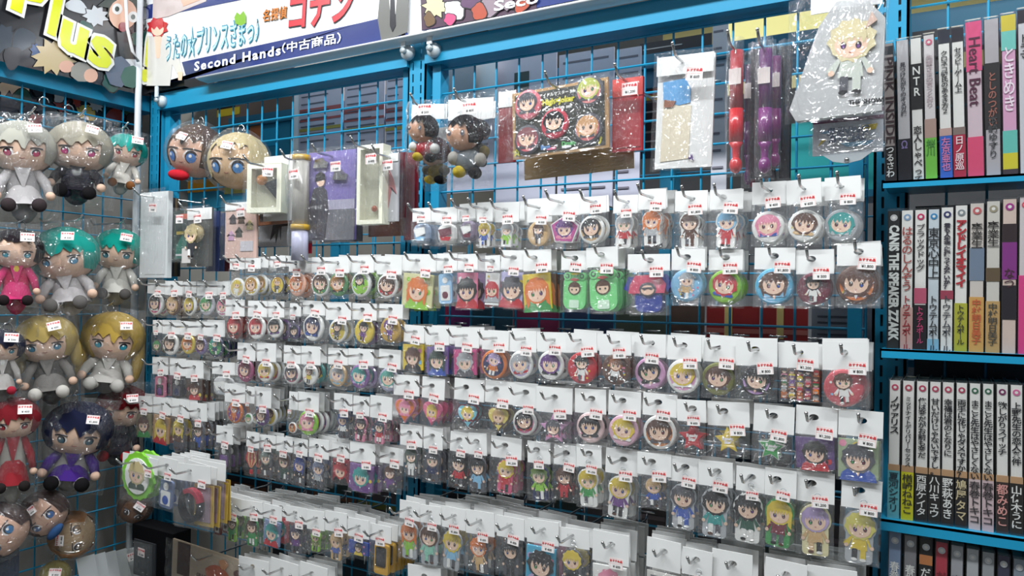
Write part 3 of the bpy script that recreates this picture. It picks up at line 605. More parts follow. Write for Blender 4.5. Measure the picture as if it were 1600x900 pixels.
# ------------------------------------------------------------------ plush dolls
def on_ell(az, el, r, k=1.0):
    return (r[0] * k * math.cos(el) * math.sin(az), -r[1] * k * math.cos(el) * math.cos(az), r[2] * k * math.sin(el))
def plush_top(root, hz, r, hair, eye, rng, tone='#ecc9b2', fringe=.0, parts=True, long=0, accessory=None, eyesc=1.0, face_az=0):
    b = B(); b.ell((0, 0, hz), r, tone, 22, 14, e=.93); hd = b.build('head', 'fabric', root, True)
    rh = (r[0] * 1.08, r[1] * 1.1, r[2] * 1.09); N = 72; J = 9
    b = B(); vs = []; fs = []
    spikes = rng.choice([5, 6, 7]); part = rng.uniform(-.2, .2)
    for i in range(N):
        az = -math.pi + 2 * math.pi * i / N; aa = abs(az)
        if aa < .78: cut = fringe + .5 * abs(((az * spikes / 1.9 + .3) % 1.0) - .5) - .1 * aa - (.26 * max(0, 1 - abs(az - part) / .16))
        elif aa < 1.5: cut = -.62 - long * .3 - .15 * (aa - .78)
        else: cut = -1.0
        for j in range(J):
            el = math.pi / 2 + (cut - math.pi / 2) * j / (J - 1); k = 1 + .012 * math.sin(i * 1.05) + (.02 if j == J - 1 else 0)
            x, y, z = on_ell(az, el, rh, k); vs.append((x, y + r[1] * .03, z + hz + r[2] * .02))
    for i in range(N):
        for j in range(J - 1): fs.append((i * J + j, i * J + j + 1, ((i + 1) % N) * J + j + 1, ((i + 1) % N) * J + j))
    b.add(vs, fs, hair)
    if long:
        for s in (-1, 1):
            b.ell((s * r[0] * .92, r[1] * .1, hz - r[2] * (.55 + .3 * long)), (r[0] * .22, r[1] * .3, r[2] * (.55 + .45 * long)), hair, 10, 8)
    b.build('hair', 'fabric', hd, True)
    for s in (-1, 1):
        b = B()
        def disc(ca, ce, ra, re, k, col, n=14):
            p = [on_ell(ca + ra * math.cos(2 * math.pi * q / n) * 1.0, ce + re * math.sin(2 * math.pi * q / n), r, k) for q in range(n)]
            c = on_ell(ca, ce, r, k + .003); b.add([(c[0], c[1], c[2] + hz)] + [(x, y, z + hz) for x, y, z in p], [(0, q + 1, (q + 1) % n + 1) for q in range(n)], col)
        ca, ce = s * .44, -.30
        disc(ca, ce, .19 * eyesc, .17 * eyesc, 1.012, '#e9e4e2'); disc(ca, ce - .0, .14 * eyesc, .155 * eyesc, 1.022, '#241c24'); disc(ca, ce - .03, .11 * eyesc, .11 * eyesc, 1.032, eye); disc(ca - .03, ce + .05, .035 * eyesc, .04 * eyesc, 1.042, 'w', 8)
        p0 = [on_ell(ca + t * .2 * eyesc, ce + .17 * eyesc + .03 * (1 - t * t), r, 1.035) for t in (-1, -.5, 0, .5, 1)]
        b.tube([(x, y, z + hz) for x, y, z in p0], r[0] * .022, 5, '#241c24')
        b.build('eye', 'print', hd)
    b = B(); p0 = [on_ell(t * .09, -.52 - .03 * (1 - t * t), r, 1.01) for t in (-1, 0, 1)]; b.tube([(x, y, z + hz) for x, y, z in p0], r[0] * .012, 5, '#8c4038'); b.build('mouth', 'print', hd)
def doll(label, px, py, px0, px1, py0, py1, hair, eye, cloth, cloth2, shoe, off=.12, yaw=0, roll=0, fringe=-.02, long=0, seed=0, extra=None, tone='#e8c4ac', side='left', shoes='soles', grp='bagged plush dolls hanging on the left rack', hookit=True, bagpad=1.0, pitch=0):
    """px0..px1, py0..py1: pixel box of the doll; root at its bottom middle on the left rack"""
    rng = random.Random(seed); q = Lp if side == 'left' else P
    a = q(px0, (py0 + py1) / 2, off); c = q(px1, (py0 + py1) / 2, off); t = q((px0 + px1) / 2, py0, off); d = q((px0 + px1) / 2, py1, off)
    w_ = (c - a).length; h = t.z - d.z; base = Vector(((a.x + c.x) / 2, (a.y + c.y) / 2, d.z))
    root = thing('plush_doll', label, 'plush doll', base, (R(pitch), R(roll), R(90 + yaw) if side == 'left' else R(yaw)), grp)
    hr = min(w_ * .50, h * .34); r = (hr, hr * .82, hr * .86); hz = h - r[2] * 1.08
    plush_top(root, hz, r, hair, eye, rng, tone, fringe, long=long)
    bz = hz - r[2] * .8; bw = hr * .52
    b = B(); b.ell((0, 0, bz * .56 + .0), (bw, bw * .75, bz * .62), cloth, 14, 9); b.build('body', 'fabric', root, True)
    for s in (-1, 1):
        b = B(); b.tube([(s * bw * .7, -bw * .1, bz * .95), (s * bw * 1.25, -bw * .45, bz * .7), (s * bw * 1.45, -bw * .8, bz * .5)], [bw * .3, bw * .33, bw * .27], 9, cloth2); b.ell((s * bw * 1.5, -bw * .95, bz * .45), (bw * .3,) * 3, tone, 9, 7); b.build('arm', 'fabric', root, True)
        b = B(); b.tube([(s * bw * .5, -bw * .2, bz * .28), (s * bw * .8, -bw * 1.3, bz * .24)], [bw * .38, bw * .4], 10, cloth); lg_ = b.build('leg', 'fabric', root, True)
        b = B(); b.ell((s * bw * .85, -bw * 1.55, bz * .26), (bw * .44, bw * .36, bw * .46), shoe, 12, 8); b.build('shoe', 'fabric', lg_, True)
    b = B(); b.tube([(0, 0, bz * .62), (0, -bw * .1, bz * .42), (0, -bw * .15, bz * .26)], [bw * .8, bw * 1.08, bw * 1.25], 16, cloth2, False); b.build('hem', 'fabric', root, True)
    b = B(); b.fan([(-bw * .5, bz * 1.0), (bw * .5, bz * 1.0), (0, bz * .55)], -bw * .86, cloth2); b.ell((0, -bw * .7, bz * .92), (bw * .4, bw * .2, bz * .12), extra or cloth2, 10, 6); b.build('collar', 'fabric', root, True)
    inst('bag', BIGF[rng.randrange(8)], root, (0, -.0, -h * .05), None, (w_ * 1.1 * bagpad, r[1] * 1.06, h * 1.12))
    sticker(root, hr * .4, -r[1] * 1.32, hz + r[2] * .62, 1.15).rotation_euler = (-.35, R(rng.uniform(-12, 12)), 0)
    if hookit:
        wp = root.matrix_world
        b = B(); hl = off + .03; b.tube([(0, .002, .01), (0, -.01, 0), (0, -(hl - .02), 0), (0, -hl, .012)], .0022, 8, 's'); b.tube([(.0 + .009 * math.cos(a_), -hl * .9, -.006 + .009 * math.sin(a_)) for a_ in (2 * math.pi * k / 12 for k in range(13))], .0012, 5, 's', False)
        o = b.build('display_hook', 'chrome', None, True); o.rotation_euler = (0, 0, R(90) if side == 'left' else 0)
        o.location = (LX + .002, base.y, d.z + h * 1.08) if side == 'left' else (base.x, D - .004, d.z + h * 1.08)
        tag(o, 'chrome hook above the ' + label.split(',')[0], 'hook', 'chrome hooks over the plush toys')
    return root
doll('silver-haired plush with one red eye in a creased bag, upper left corner', 0, 0, -8, 86, 190, 345, '#a9a79c', '#b8345c', '#a8a4a4', '#c9c4c4', '#3a3234', seed=1, off=.13, yaw=-28, roll=-3)
doll('grey-haired plush in a black jacket with one magenta eye, top row of dolls', 0, 0, 70, 166, 190, 318, '#a29c8c', '#c02a74', '#2c2c3c', '#26242c', '#1c1a1c', seed=2, off=.13, yaw=-34, roll=3)
doll('teal-haired plush in white, smallest of the top row, beside the pipe', 0, 0, 160, 213, 208, 302, '#1f9c90', '#b84048', '#c9c4bc', '#d8d2c8', '#8c5a34', seed=3, off=.09, yaw=-30, roll=8, extra='#d8d2c8')
doll('plush with black cap, pink band and yellow fringe in a pink outfit', 0, 0, -12, 62, 358, 488, '#221c20', '#3aa0b4', '#c2305c', '#d8407a', '#2a2224', seed=4, off=.14, yaw=-28, extra='#e8c84a', fringe=.32)
doll('teal-haired plush facing sideways in a shiny bag with a white label', 0, 0, 66, 160, 355, 490, '#1f9488', '#4a8cb0', '#b8b4b4', '#c9c4c4', '#6a6664', seed=5, off=.14, yaw=-42, roll=-8)
doll('teal-haired plush with white dress and grey shoes, rightmost of second row', 0, 0, 147, 215, 358, 474, '#17a090', '#2a7c8c', '#c4c0b8', '#d0ccc4', '#5a5654', seed=6, off=.11, yaw=-40, roll=2)
doll('blond plush with a navy striped cap, cut by the left edge', 0, 0, -26, 34, 515, 625, '#26283a', '#3a8c9c', '#6c6864', '#c9c4c0', '#a82a3c', seed=7, off=.14, yaw=-28, extra='w')
doll('blond plush in a grey outfit with white ball feet', 0, 0, 40, 124, 492, 628, '#b09a5c', '#2a7c9c', '#5c5a58', '#8c8884', '#c9c4bc', seed=8, off=.14, yaw=-34, roll=-6, long=.4)
doll('long-haired blond plush in a white dress, tilted beside the pipe', 0, 0, 116, 208, 487, 612, '#bfa04c', '#2a9cb4', '#c9c6bf', '#d0ccc6', '#c4c0ba', seed=9, off=.12, yaw=-36, roll=8, long=1.0, extra='#d8d4cc')
doll('red-haired plush with red eyes in white and red, fourth row', 0, 0, -18, 56, 622, 782, '#7c2028', '#a02430', '#b0aca4', '#a03038', '#2a2424', seed=10, off=.14, yaw=-26, extra='#b0303c')
doll('navy-haired plush with a purple scarf and white legs, fourth row', 0, 0, 58, 150, 628, 764, '#20243e', '#3a6474', '#a8a4a0', '#4a2c84', '#1c1a1c', seed=11, off=.13, yaw=-34, roll=9, extra='#5a2c9c')
doll('dark-red-haired plush with bright red eyes, fourth row by the pipe', 0, 0, 146, 214, 602, 724, '#6a161c', '#c22020', '#24242e', '#2a2a34', '#a8242c', seed=12, off=.11, yaw=-38, roll=6, extra='#3a2a3c')
def ball_head(label, px, py, rad_px, hair, eye, side='left', off=.13, yaw=-30, roll=0, seed=0, fringe=.25, tone='#e0b49c', eyesc=1.35, spin=0, scarf=None, group='bagged plush heads'):
    q = Lp if side == 'left' else P; c = q(px, py, off); rr = (q(px, py + rad_px, off) - c).length
    root = thing('round_plush', label, 'plush head', (c.x, c.y, c.z - rr), (0, R(roll), R(90 + yaw) if side == 'left' else R(yaw)), group)
    inner = root
    plush_top(root, rr, (rr, rr * .85, rr * .93), hair, eye, random.Random(seed), tone, fringe, eyesc=eyesc)
    if scarf: B().ell((-rr * .1, -rr * .65, rr * .05), (rr * .45, rr * .2, rr * .2), scarf, 12, 8).build('scarf', 'fabric', root, True)
    b = B(); b.tube([(.008 * math.cos(a), 0, rr * 2.12 + .012 * math.sin(a)) for a in (2 * math.pi * k / 12 for k in range(13))], .0012, 5, 's', False); b.build('hanging_ring', 'chrome', root, True)
    inst('bag', ROUNDF[seed % 6], root, (0, 0, rr), None, (rr * 1.12, rr * 1.0, rr * 1.08))
    sticker(root, rr * .1, -rr * .98, rr * 1.42, 1.1, .2).rotation_euler = (-.45, .15, 0)
    return root
ball_head('round brown-haired plush head with blue eyes and red scarf, upper left bay', 302, 238, 42, '#4a3428', '#4a7cc0', 'main', .12, 14, 8, 3, .25, eyesc=1.7, scarf='#b82430')
ball_head('round blond plush head with blue eyes, upper left bay', 371, 254, 45, '#bfae84', '#4a86c4', 'main', .13, 20, 3, 4, .35, eyesc=1.65, tone='#d8b48c')
ball_head('brown-haired plush head lying on its side, nearest the left edge', 42, 805, 40, '#3c2420', '#2a6ca0', 'left', .16, -40, -60, 5, .5)
ball_head('brown-haired plush head on its side with a blue collar', 98, 788, 34, '#43261f', '#3060a0', 'left', .14, -45, -50, 6, .5, scarf='#3a5c8c')
ball_head('blond and orange plush head on its side beside the green-rimmed badge', 152, 795, 33, '#a8703a', '#7a5a30', 'left', .13, -35, -95, 7, .45, tone='#b89c78')
ball_head('brown plush head half hidden behind the green-rimmed badge', 197, 792, 24, '#4a2c18', '#3a2a20', 'left', .07, -35, 30, 8, .4, tone='#7a5030')
ball_head('small yellow plush head under the wire loops at the lower left', 86, 897, 20, '#8c8040', '#6a6030', 'left', .10, -35, 0, 9, .4, tone='#a09450')
# ------------------------------------------------------------------ generic flat goods
def slab(name, label, cat, x0, y0, x1, y1, off, thick, col, yaw=0, roll=0, group=None, side='main', m='print', bag=True, dec=None, hook_label=None, st=True, bagd=.012, film='bigfilm'):
    """a flat thing given by its pixel box, hanging parallel to the rack"""
    q = P if side == 'main' else Lp; ym, xm = (y0 + y1) / 2, (x0 + x1) / 2
    a, c, t, d = q(x0, ym, off), q(x1, ym, off), q(xm, y0, off), q(xm, y1, off)
    w_ = (c - a).length; h = t.z - d.z; ctr = (a + c) / 2
    root = thing(name, label, cat, (ctr.x, ctr.y, d.z), (0, R(roll), R(yaw) + (R(90) if side != 'main' else 0)), group)
    if col: b = B(); b.box(-w_ / 2, w_ / 2, 0, thick, 0, h, col); b.build('sheet' if thick < .01 else 'body', m, root)
    if dec: dec(root, w_, h, thick)
    if bag: inst('bag', BIGF[random.randrange(8)] if w_ > .05 else FILMS[random.randrange(10)], root, (0, -.010, -h * .03), None, (w_ * 1.08, bagd, h * 1.06))
    if st: sticker(root, w_ * .22, -bagd - .008, h * .8, 1.15, random.uniform(-.08, .08))
    if hook_label:
        hook(ctr.x, d.z + h * (.94), off + .05, hook_label, 'chrome hooks for the large upper packs', tip=.014)
    return root
def part_box(root, name, x0, x1, y0, y1, z0, z1, col, m='print'): return B().box(x0, x1, y0, y1, z0, z1, col).build(name, m, root)
def hdr(root, w_, h, fr=.18, y=-.001, col='#e6e6e4', x0=-.5, x1=.5): return part_box(root, 'header_card', w_ * x0, w_ * x1, y - .0006, y, h * (1 - fr), h, col, 'paper')
def d_white(root, w, h, t):
    B().fan([(-w*.42, h*.04), (w*.42, h*.04), (w*.45, h*.93), (-w*.45, h*.93)], -.0008, '#e2e4e4').build('cloth_cover', 'fabric', root)
slab('bagged_cloth', 'long white bagged cloth hanging in the corner below the plush heads', 'cloth pack', 219, 300, 262, 434, .14, .012, '#d9dcdc', dec=d_white, hook_label='chrome hook over the long white bagged cloth')
for k, c_ in enumerate(['#3a342c', '#2a2a30', '#5a4a34', '#26282c']):
    slab('folder', f'{["brown", "black", "tan", "charcoal"][k]} thin folder hung behind the white bagged cloth', 'folder', 262 + k * 5, 308 + k, 266 + k * 5, 432, .13 - k * .02, .003, c_, bag=False, st=False, group='dark folders in the corner')
def d_green(root, w, h, t):
    B().prism([(-w*.35, h*.05), (w*.4, h*.05), (w*.3, h*.35), (0, h*.5), (-w*.3, h*.3)], -.002, 0, '#1c6a58').build('printed_dragon_scale', 'print', root)
    part_box(root, 'red_mark', -w*.1, w*.4, -.002, 0, h*.82, h*.92, '#c8502c'); part_box(root, 'yellow_mark', -w*.3, w*.4, -.002, 0, h*.52, h*.58, '#b8a030'); part_box(root, 'white_mark', -w*.3, w*.3, -.003, -.001, h*.1, h*.14, '#c8c8c8')
slab('picture_pack', 'dark green picture pack with orange and yellow marks', 'card', 271, 328, 300, 408, .13, .004, '#24342e', dec=d_green)
def d_fig(root, w, h, t):
    hdr(root, w, h, .2); b = B(); b.ell((0, -.012, h*.56), (w*.33, .012, h*.17), '#b8a880', 16, 10); b.build('hair', 'fabric', root, True)
    b = B(); figure(b, 0, h*.42, h*.55, '#c0b088', '#3a3a40', -.022, random.Random(4)); b.build('figure', 'print', root)
    part_box(root, 'label_card', -w*.4, -w*.05, -.02, -.019, h*.05, h*.3, '#c9c4c0')
slab('bagged_figure', 'bagged blond mascot figure under a white header in left bay', 'figure', 293, 325, 331, 416, .16, .003, '#5a5a58', dec=d_fig, hook_label='chrome hook over the bagged blond mascot figure')
for k, c_ in enumerate(['#2c3860', '#3a4a78', '#6a1c2c', '#2f6a64']):
    slab('picture_pack', f'{["navy", "slate blue", "dark red", "teal"][k]} pack seen edge-on behind the bagged blond mascot figure', 'card', 322 + k * 9, 330 + k * 3, 342 + k * 8, 424, .13 - k * .025, .003, c_, bag=k == 0, st=False, group='packs behind the mascot figure')
def d_outf(root, w, h, t):
    hdr(root, w, h, .14)
    rng = random.Random(5)
    for k, (cx, cz, c_) in enumerate([(-.25, .72, '#4a4448'), (.02, .72, '#5a4a3c'), (-.05, .48, '#4a4a44'), (-.3, .42, '#c8a0c0'), (.28, .6, '#c8b880')]):
        b = B(); b.prism([(w*(cx-.1), h*(cz-.1)), (w*(cx+.1), h*(cz-.1)), (w*(cx+.07), h*(cz+.02)), (w*(cx+.13), h*(cz-.02)), (w*cx, h*(cz+.08)), (w*(cx-.13), h*(cz-.02)), (w*(cx-.07), h*(cz+.02))], -.0012, 0, c_); b.build('printed_outfit', 'print', root)
    part_box(root, 'caption_panel', 0, w*.4, -.0012, 0, h*.12, h*.3, '#c9c6cc')
slab('picture_card', 'pale pink card printed with small outfits, left bay', 'card', 352, 316, 401, 403, .15, .004, '#d8b8ac', dec=d_outf, hook_label='chrome hook over the pale pink outfit card')
def d_frame(root, w, h, t):
    part_box(root, 'picture', -w*.42, w*.42, -.002, 0, h*.08, h*.92, '#2a2420')
slab('framed_picture', 'orange-brown picture frame hanging behind the cream box', 'frame', 403, 262, 457, 350, .11, .01, '#b06a3a', dec=d_frame, st=False, roll=-2)
def d_cat(root, w, h, t):
    b = B(); b.prism([(-w*.02, h*.8), (w*.2, h*.82), (w*.5, h*.55), (w*.48, h*.5), (w*.2, h*.66), (w*.16, h*.15), (w*.12, h*.5), (w*.02, h*.08), (0, h*.5), (-w*.15, h*.15), (-w*.06, h*.6)], -.001, 0, '#161616'); b.build('black_silhouette', 'print', root)
slab('picture_card', 'white card with black long-legged silhouette under the cream box', 'card', 405, 322, 457, 385, .09, .002, '#c4c4c6', dec=d_cat, st=False)
def box_open(root, w, h, t, col='#ecebd6', inner='#dddcc6'):
    b = B(); f = w * .13; b.box(-w/2, -w/2+f, 0, t, 0, h, col); b.box(w/2-f, w/2, 0, t, 0, h, col); b.box(-w/2+f, w/2-f, 0, t, 0, f, col); b.box(-w/2+f, w/2-f, 0, t, h-f, h, col); b.box(-w/2+f, w/2-f, t*.75, t*.8, f, h-f, inner); b.build('tray', 'paper', root)
    p = B(); p.box(-w/2+f, w/2-f, .001, .0016, f, h-f, 'w'); o = p.build('window_film', 'bookfilm', root)
def d_box1(root, w, h, t):
    box_open(root, w, h, t); b = B(); b.ell((-w*.15, t*.4, h*.68), (w*.16, t*.25, h*.11), '#d88a34', 12, 8); b.prism([(-w*.1, h*.6), (w*.3, h*.7), (w*.32, h*.25)], t*.4, t*.6, '#3a3a40'); b.build('trinket', 'plastic', root, True)
    hdr(root, w, h, .0001)
slab('gift_box', 'cream window box holding an orange trinket, upper left bay', 'box', 391, 255, 434, 332, .17, .026, None, yaw=14, bag=True, dec=d_box1, bagd=.006, hook_label='chrome hook over the cream window box')
slab('backing_card', 'white backing card behind the cream window box', 'card', 412, 243, 462, 345, .125, .001, '#dcdcda', st=False, bag=False)
def d_box2(root, w, h, t):
    box_open(root, w, h, t); b = B(); b.ell((w*.05, t*.5, h*.2), (w*.1, t*.2, h*.04), '#b0502a', 10, 7); b.build('trinket', 'plastic', root, True)
slab('gift_box', 'tall cream window box hanging beside the purple pack', 'box', 558, 226, 597, 350, .17, .024, None, yaw=2, bag=True, dec=d_box2, bagd=.006, hook_label='chrome hook over the tall cream window box')
def d_tube(root, w, h, t):
    r = w * .45
    b = B(); b.tube([(0, 0, h*.34), (0, 0, h*.97)], r, 16, '#b8b4ac'); b.build('clear_barrel', 'gloss', root, True)
    for z0_, z1_, q_ in ((.29, .34, 1.15), (.95, 1.0, 1.1)): B().tube([(0, 0, h*z0_), (0, 0, h*z1_)], r * q_, 16, '#c8a030').build('gold_band', 'gloss', root, True)
    b = B(); b.tube([(0, 0, 0), (0, 0, h*.29)], r, 16, '#c4c4dc'); b.build('handle', 'plastic', root, True)
slab('light_stick', 'slim clear light stick with gold band and lilac handle', 'light stick', 459, 243, 480, 407, .17, .01, None, dec=d_tube, bagd=.02, hook_label='chrome hook over the slim clear light stick')
slab('strap', 'dark red strap hanging beside the slim clear light stick', 'strap', 478, 300, 486, 396, .15, .004, '#8a1426', st=False, bag=False)
def figure_man(root, w, h, cx, cz, hh, hair, cloth):
    b = B(); figure(b, cx, cz, hh, hair, cloth, -.003, random.Random(9)); b.build('printed_figure', 'print', root)
def d_purp(root, w, h, t):
    part_box(root, 'lower_panel', -w/2, w/2, -.001, 0, 0, h*.34, '#6a6a70'); part_box(root, 'caption_strip', -w*.1, w/2, -.0014, -.001, h*.34, h*.45, '#a8a4b8')
    b = B(); b.prism([(-w*.42, h*.02), (-w*.12, h*.02), (-w*.05, h*.36), (-w*.1, h*.56), (-w*.2, h*.62), (-w*.38, h*.58), (-w*.46, h*.4)], -.0028, -.001, '#46444c'); b.fan(circ(-w*.22, h*.66, w*.09, h*.055, 12), -.003, SKIN); b.fan([(-w*.34, h*.66), (-w*.12, h*.68), (-w*.12, h*.74), (-w*.22, h*.78), (-w*.33, h*.74)], -.0034, '#1c1a1e'); b.build('printed_figure', 'print', root)
    for cx, cz in ((-.22, .87), (.2, .72)):
        b = B(); b.prism([(w*(cx+x), h*(cz+z)) for x, z in ((-.16, -.05), (.14, -.06), (.17, .0), (.08, .03), (.05, .06), (-.05, .05), (-.12, .04))], -.005, -.002, '#c9cdd0'); b.build('foil_charm', 'chrome', root)
slab('picture_pack', 'lilac pack with silver foil charms and a dark-suited figure', 'card', 484, 236, 553, 375, .15, .006, '#7c70ac', dec=d_purp, hook_label='chrome hook over the lilac foil charm pack', yaw=3)
slab('picture_pack', 'dark clear pack hanging behind the lilac foil charm pack', 'card', 500, 322, 565, 378, .12, .004, '#66686c', st=False)
def d_print(root, w, h, t):
    hdr(root, w, h, .12)
    b = B(); b.prism([(-w*.4, h*.3), (-w*.1, h*.2), (w*.1, h*.5), (w*.4, h*.4), (w*.2, h*.62), (-w*.1, h*.78), (-w*.35, h*.7)], -.001, 0, '#b46a6c'); b.fan(circ(-w*.2, h*.72, w*.14, h*.05, 10), -.0015, '#7a2c30'); b.build('printed_figure', 'print', root)
slab('picture_pack', 'white pack with a red-haired print beside the tall cream box', 'card', 598, 240, 622, 346, .15, .004, '#b8b8bc', dec=d_print, hook_label='chrome hook over the red-haired print pack')
slab('picture_pack', 'maroon pack beside the slotted post in left bay', 'card', 618, 238, 634, 340, .12, .003, '#5e1220', st=False)
slab('folder', 'red folder hanging against the slotted post', 'folder', 632, 238, 652, 375, .10, .004, '#7a1c2c', st=False)
slab('folder', 'brown paper folder below the tall cream box', 'folder', 576, 330, 640, 369, .09, .004, '#7c4a34', st=False)
# ---- upper right bay
def d_key(hairs, cl, body2):
    def f(root, w, h, t):
        hdr(root, w, h, .24, -.004); rng = random.Random(3)
        hr = w * .36; inner = bpy.data.objects.new('plush_figure', None); 
        b = B(); b.ell((-w*.08, -.02, h*.57), (hr, .022, hr * .95), '#d8a88c', 18, 12); b.build('head', 'fabric', root, True)
        b = B(); rr = (hr * 1.1, .026, hr * 1.05); N = 24; J = 7; vs = []; fs = []
        for i in range(N):
            az = -math.pi + 2 * math.pi * i / N; cut = (.15 + .3 * (i % 2)) if abs(az + .4) < .8 else -.7
            for j in range(J):
                x, y, z = on_ell(az, math.pi / 2 + (cut - math.pi / 2) * j / (J - 1), rr); vs.append((x - w * .04, y - .018, z + h * .585))
        for i in range(N):
            for j in range(J - 1): fs.append((i * J + j, i * J + j + 1, ((i + 1) % N) * J + j + 1, ((i + 1) % N) * J + j))
        b.add(vs, fs, hairs); b.build('hair', 'fabric', root, True)
        b = B()
        for s in (-.55, .25): b.fan(circ(-w*.08 + s*hr, h*.555, hr*.13, hr*.18, 10), -.0435, 'd'); b.fan(circ(-w*.08 + s*hr, h*.565, hr*.05, hr*.06, 8), -.044, 'w')
        b.build('eyes', 'print', root)
        b = B(); b.ell((w*.0, -.014, h*.27), (w*.3, .016, h*.14), cl, 14, 9); b.ell((-w*.28, -.02, h*.3), (w*.13, .012, h*.08), body2, 9, 7); b.ell((w*.3, -.02, h*.27), (w*.13, .012, h*.08), body2, 9, 7); b.ell((-w*.15, -.022, h*.14), (w*.14, .014, h*.07), '#c8b040', 9, 7); b.ell((w*.2, -.022, h*.12), (w*.14, .014, h*.07), 'k', 9, 7); b.build('body', 'fabric', root, True)
    return f
slab('plush_keychain', 'black-haired plush keychain in red and white under a white header', 'plush keychain', 645, 164, 694, 262, .16, .001, None, dec=d_key('#1c181c', '#a8222e', 'w'), roll=2, yaw=12, bagd=.05, hook_label='chrome hook over the red and white plush keychain')
slab('plush_keychain', 'black-haired plush keychain in grey and yellow under a white header', 'plush keychain', 705, 155, 768, 290, .165, .001, None, dec=d_key('#18161a', '#6a7074', '#a8a49c'), yaw=12, bagd=.05, hook_label='chrome hook over the grey and yellow plush keychain')
slab('plush_keychain', 'plush keychain bag half hidden between the two black-haired ones', 'plush keychain', 668, 200, 718, 296, .13, .001, None, dec=d_key('#4a1c20', '#8c7c3c', '#6a6258'), yaw=-8, bagd=.04, st=False)
slab('plush_keychain', 'last plush keychain behind, next to the red picture pack', 'plush keychain', 738, 162, 778, 270, .12, .001, None, dec=d_key('#141416', '#3a3c34', '#8c7c3c'), yaw=-8, bagd=.04, st=False)
def d_board(root, w, h, t):
    part_box(root, 'black_print', -w*.465, w*.465, -.0012, 0, h*.045, h*.955, '#33352f')
    sp = [(-.31, .78, '#d8707c', 'd'), (.33, .83, '#e08c8c', '#b8c060'), (-.03, .44, '#c2384c', 'k'), (-.32, .26, '#d86a74', '#8c5c60'), (.31, .30, '#d87c7c', '#c89a6c')]
    for i, (cx, cz, c_, hr_) in enumerate(sp):
        b, _ = art_mesh('b', c_, hr_, 'd', random.Random(60 + i), .05, .05); o = b.build('badge', 'gloss', root); o.location = (w*cx, -.006, h*cz)
    for txt, x, z, s, c_, bd in (('アイドルマスター SideM', .01, .88, .0068, 'w', .0002), ('High×Joker', .0, .775, .0125, '#d8d23c', .0007), ('Can badge set', 0, .67, .0085, 'w', .0002), ('Bass', -.14, .12, .010, '#6a9cd8', .0004), ('Drum', .10, .13, .010, '#5cb86a', .0004), ('♪', .42, .12, .02, '#d8d23c', .0004), ('☆', -.45, .09, .016, '#d8d23c', .0004), ('♪', -.17, .5, .02, 'w', .0004)):
        b = text_mesh(txt, s, c_, bold=bd, y=-.0022); o = b.build('lettering', 'print', root); o.location = (w*x, 0, h*z)
    b = B()
    for x, z, c_ in ((-.08, .09, '#d86a8c'), (.08, .09, '#e4e4e4')): b.box(w*x - .008, w*x + .008, -.0022, -.0016, h*z - .002, h*z + .002, c_)
    b.build('colour_bars', 'print', root)
slab('badge_board', 'brown board with black print and five round badges', 'badge set', 803, 133, 952, 240, .17, .004, '#a8855a', dec=d_board, roll=-2.0, bagd=.012, hook_label='chrome hook over the brown badge board', st=False)
slab('picture_pack', 'red pack peeping out left of the badge board', 'card', 779, 143, 806, 254, .14, .003, '#8c1c24', dec=lambda r, w, h, t: (hdr(r, w, h, .22), None), st=False)
slab('paper_bag', 'flat brown paper pack hanging below the badge board', 'card', 820, 236, 990, 272, .13, .003, '#9c8258', st=False, roll=-2)
def d_red(root, w, h, t):
    part_box(root, 'pale_red_top', -w/2, w/2, -.0012, 0, h*.75, h, '#c4443c'); part_box(root, 'lower_print', -w*.45, w*.45, -.0012, 0, h*.05, h*.7, '#a3343a')
slab('picture_pack', 'red shiny pack hanging to the right of the badge board', 'card', 957, 122, 1004, 236, .15, .006, '#a8202c', dec=d_red, hook_label='chrome hook over the red shiny pack')
def d_pale(root, w, h, t):
    hdr(root, w, h, .17, -.006)
    b = B(); b.prism([(-w*.4, h*.06), (w*.1, h*.08), (w*.12, h*.55), (-w*.38, h*.6)], -.001, 0, '#d9cfb8'); b.build('beige_print', 'print', root)
    b = B(); b.prism([(-w*.4, h*.78), (-.0, h*.8), (w*.1, h*.7), (w*.1, h*.58), (-w*.1, h*.56), (-w*.38, h*.62)], -.0016, 0, '#5a9cd0'); b.build('blue_print', 'print', root)
    b = B(); b.prism([(-w*.36, h*.55), (-w*.2, h*.55), (-w*.15, h*.6), (-w*.36, h*.62)], -.003, 0, '#8c5a44'); b.prism([(w*.1, h*.08), (w*.2, h*.06), (w*.16, h*.12)], -.003, 0, '#4a2c6a'); b.build('small_print', 'print', root)
slab('picture_pack', 'white pack with pale blue and beige print, upper right bay', 'card', 1024, 88, 1112, 262, .16, .004, '#dcdcda', dec=d_pale, hook_label='chrome hook over the pale blue and beige pack', roll=1.5)
def d_pen(c1, c2):
    def f(root, w, h, t):
        r = w * .42
        B().tube([(0, 0, h*.5), (0, 0, h*.95)], r, 16, c2).build('light_barrel', 'gloss', root, True)
        B().tube([(0, 0, h*.24), (0, 0, h*.5)], r * 1.06, 16, c1).build('handle', 'gloss', root, True)
        B().tube([(0, 0, h*.24), (0, 0, h*.2), (0, 0, h*.12), (0, 0, h*.09)], [r * 1.06, r * .6, r * .55, r * .7], 16, c1).build('neck', 'gloss', root, True)
        B().ell((0, 0, h*.07), (r * .95, r * .95, h*.065), c1, 14, 9).build('end_ball', 'gloss', root, True)
        part_box(root, 'label_card', -r * .9, r * .9, -r * 1.15, -r * 1.1, h*.68, h*.8, '#e6d8d4', 'paper')
    return f
PG = 'bagged light sticks in the upper right bay'
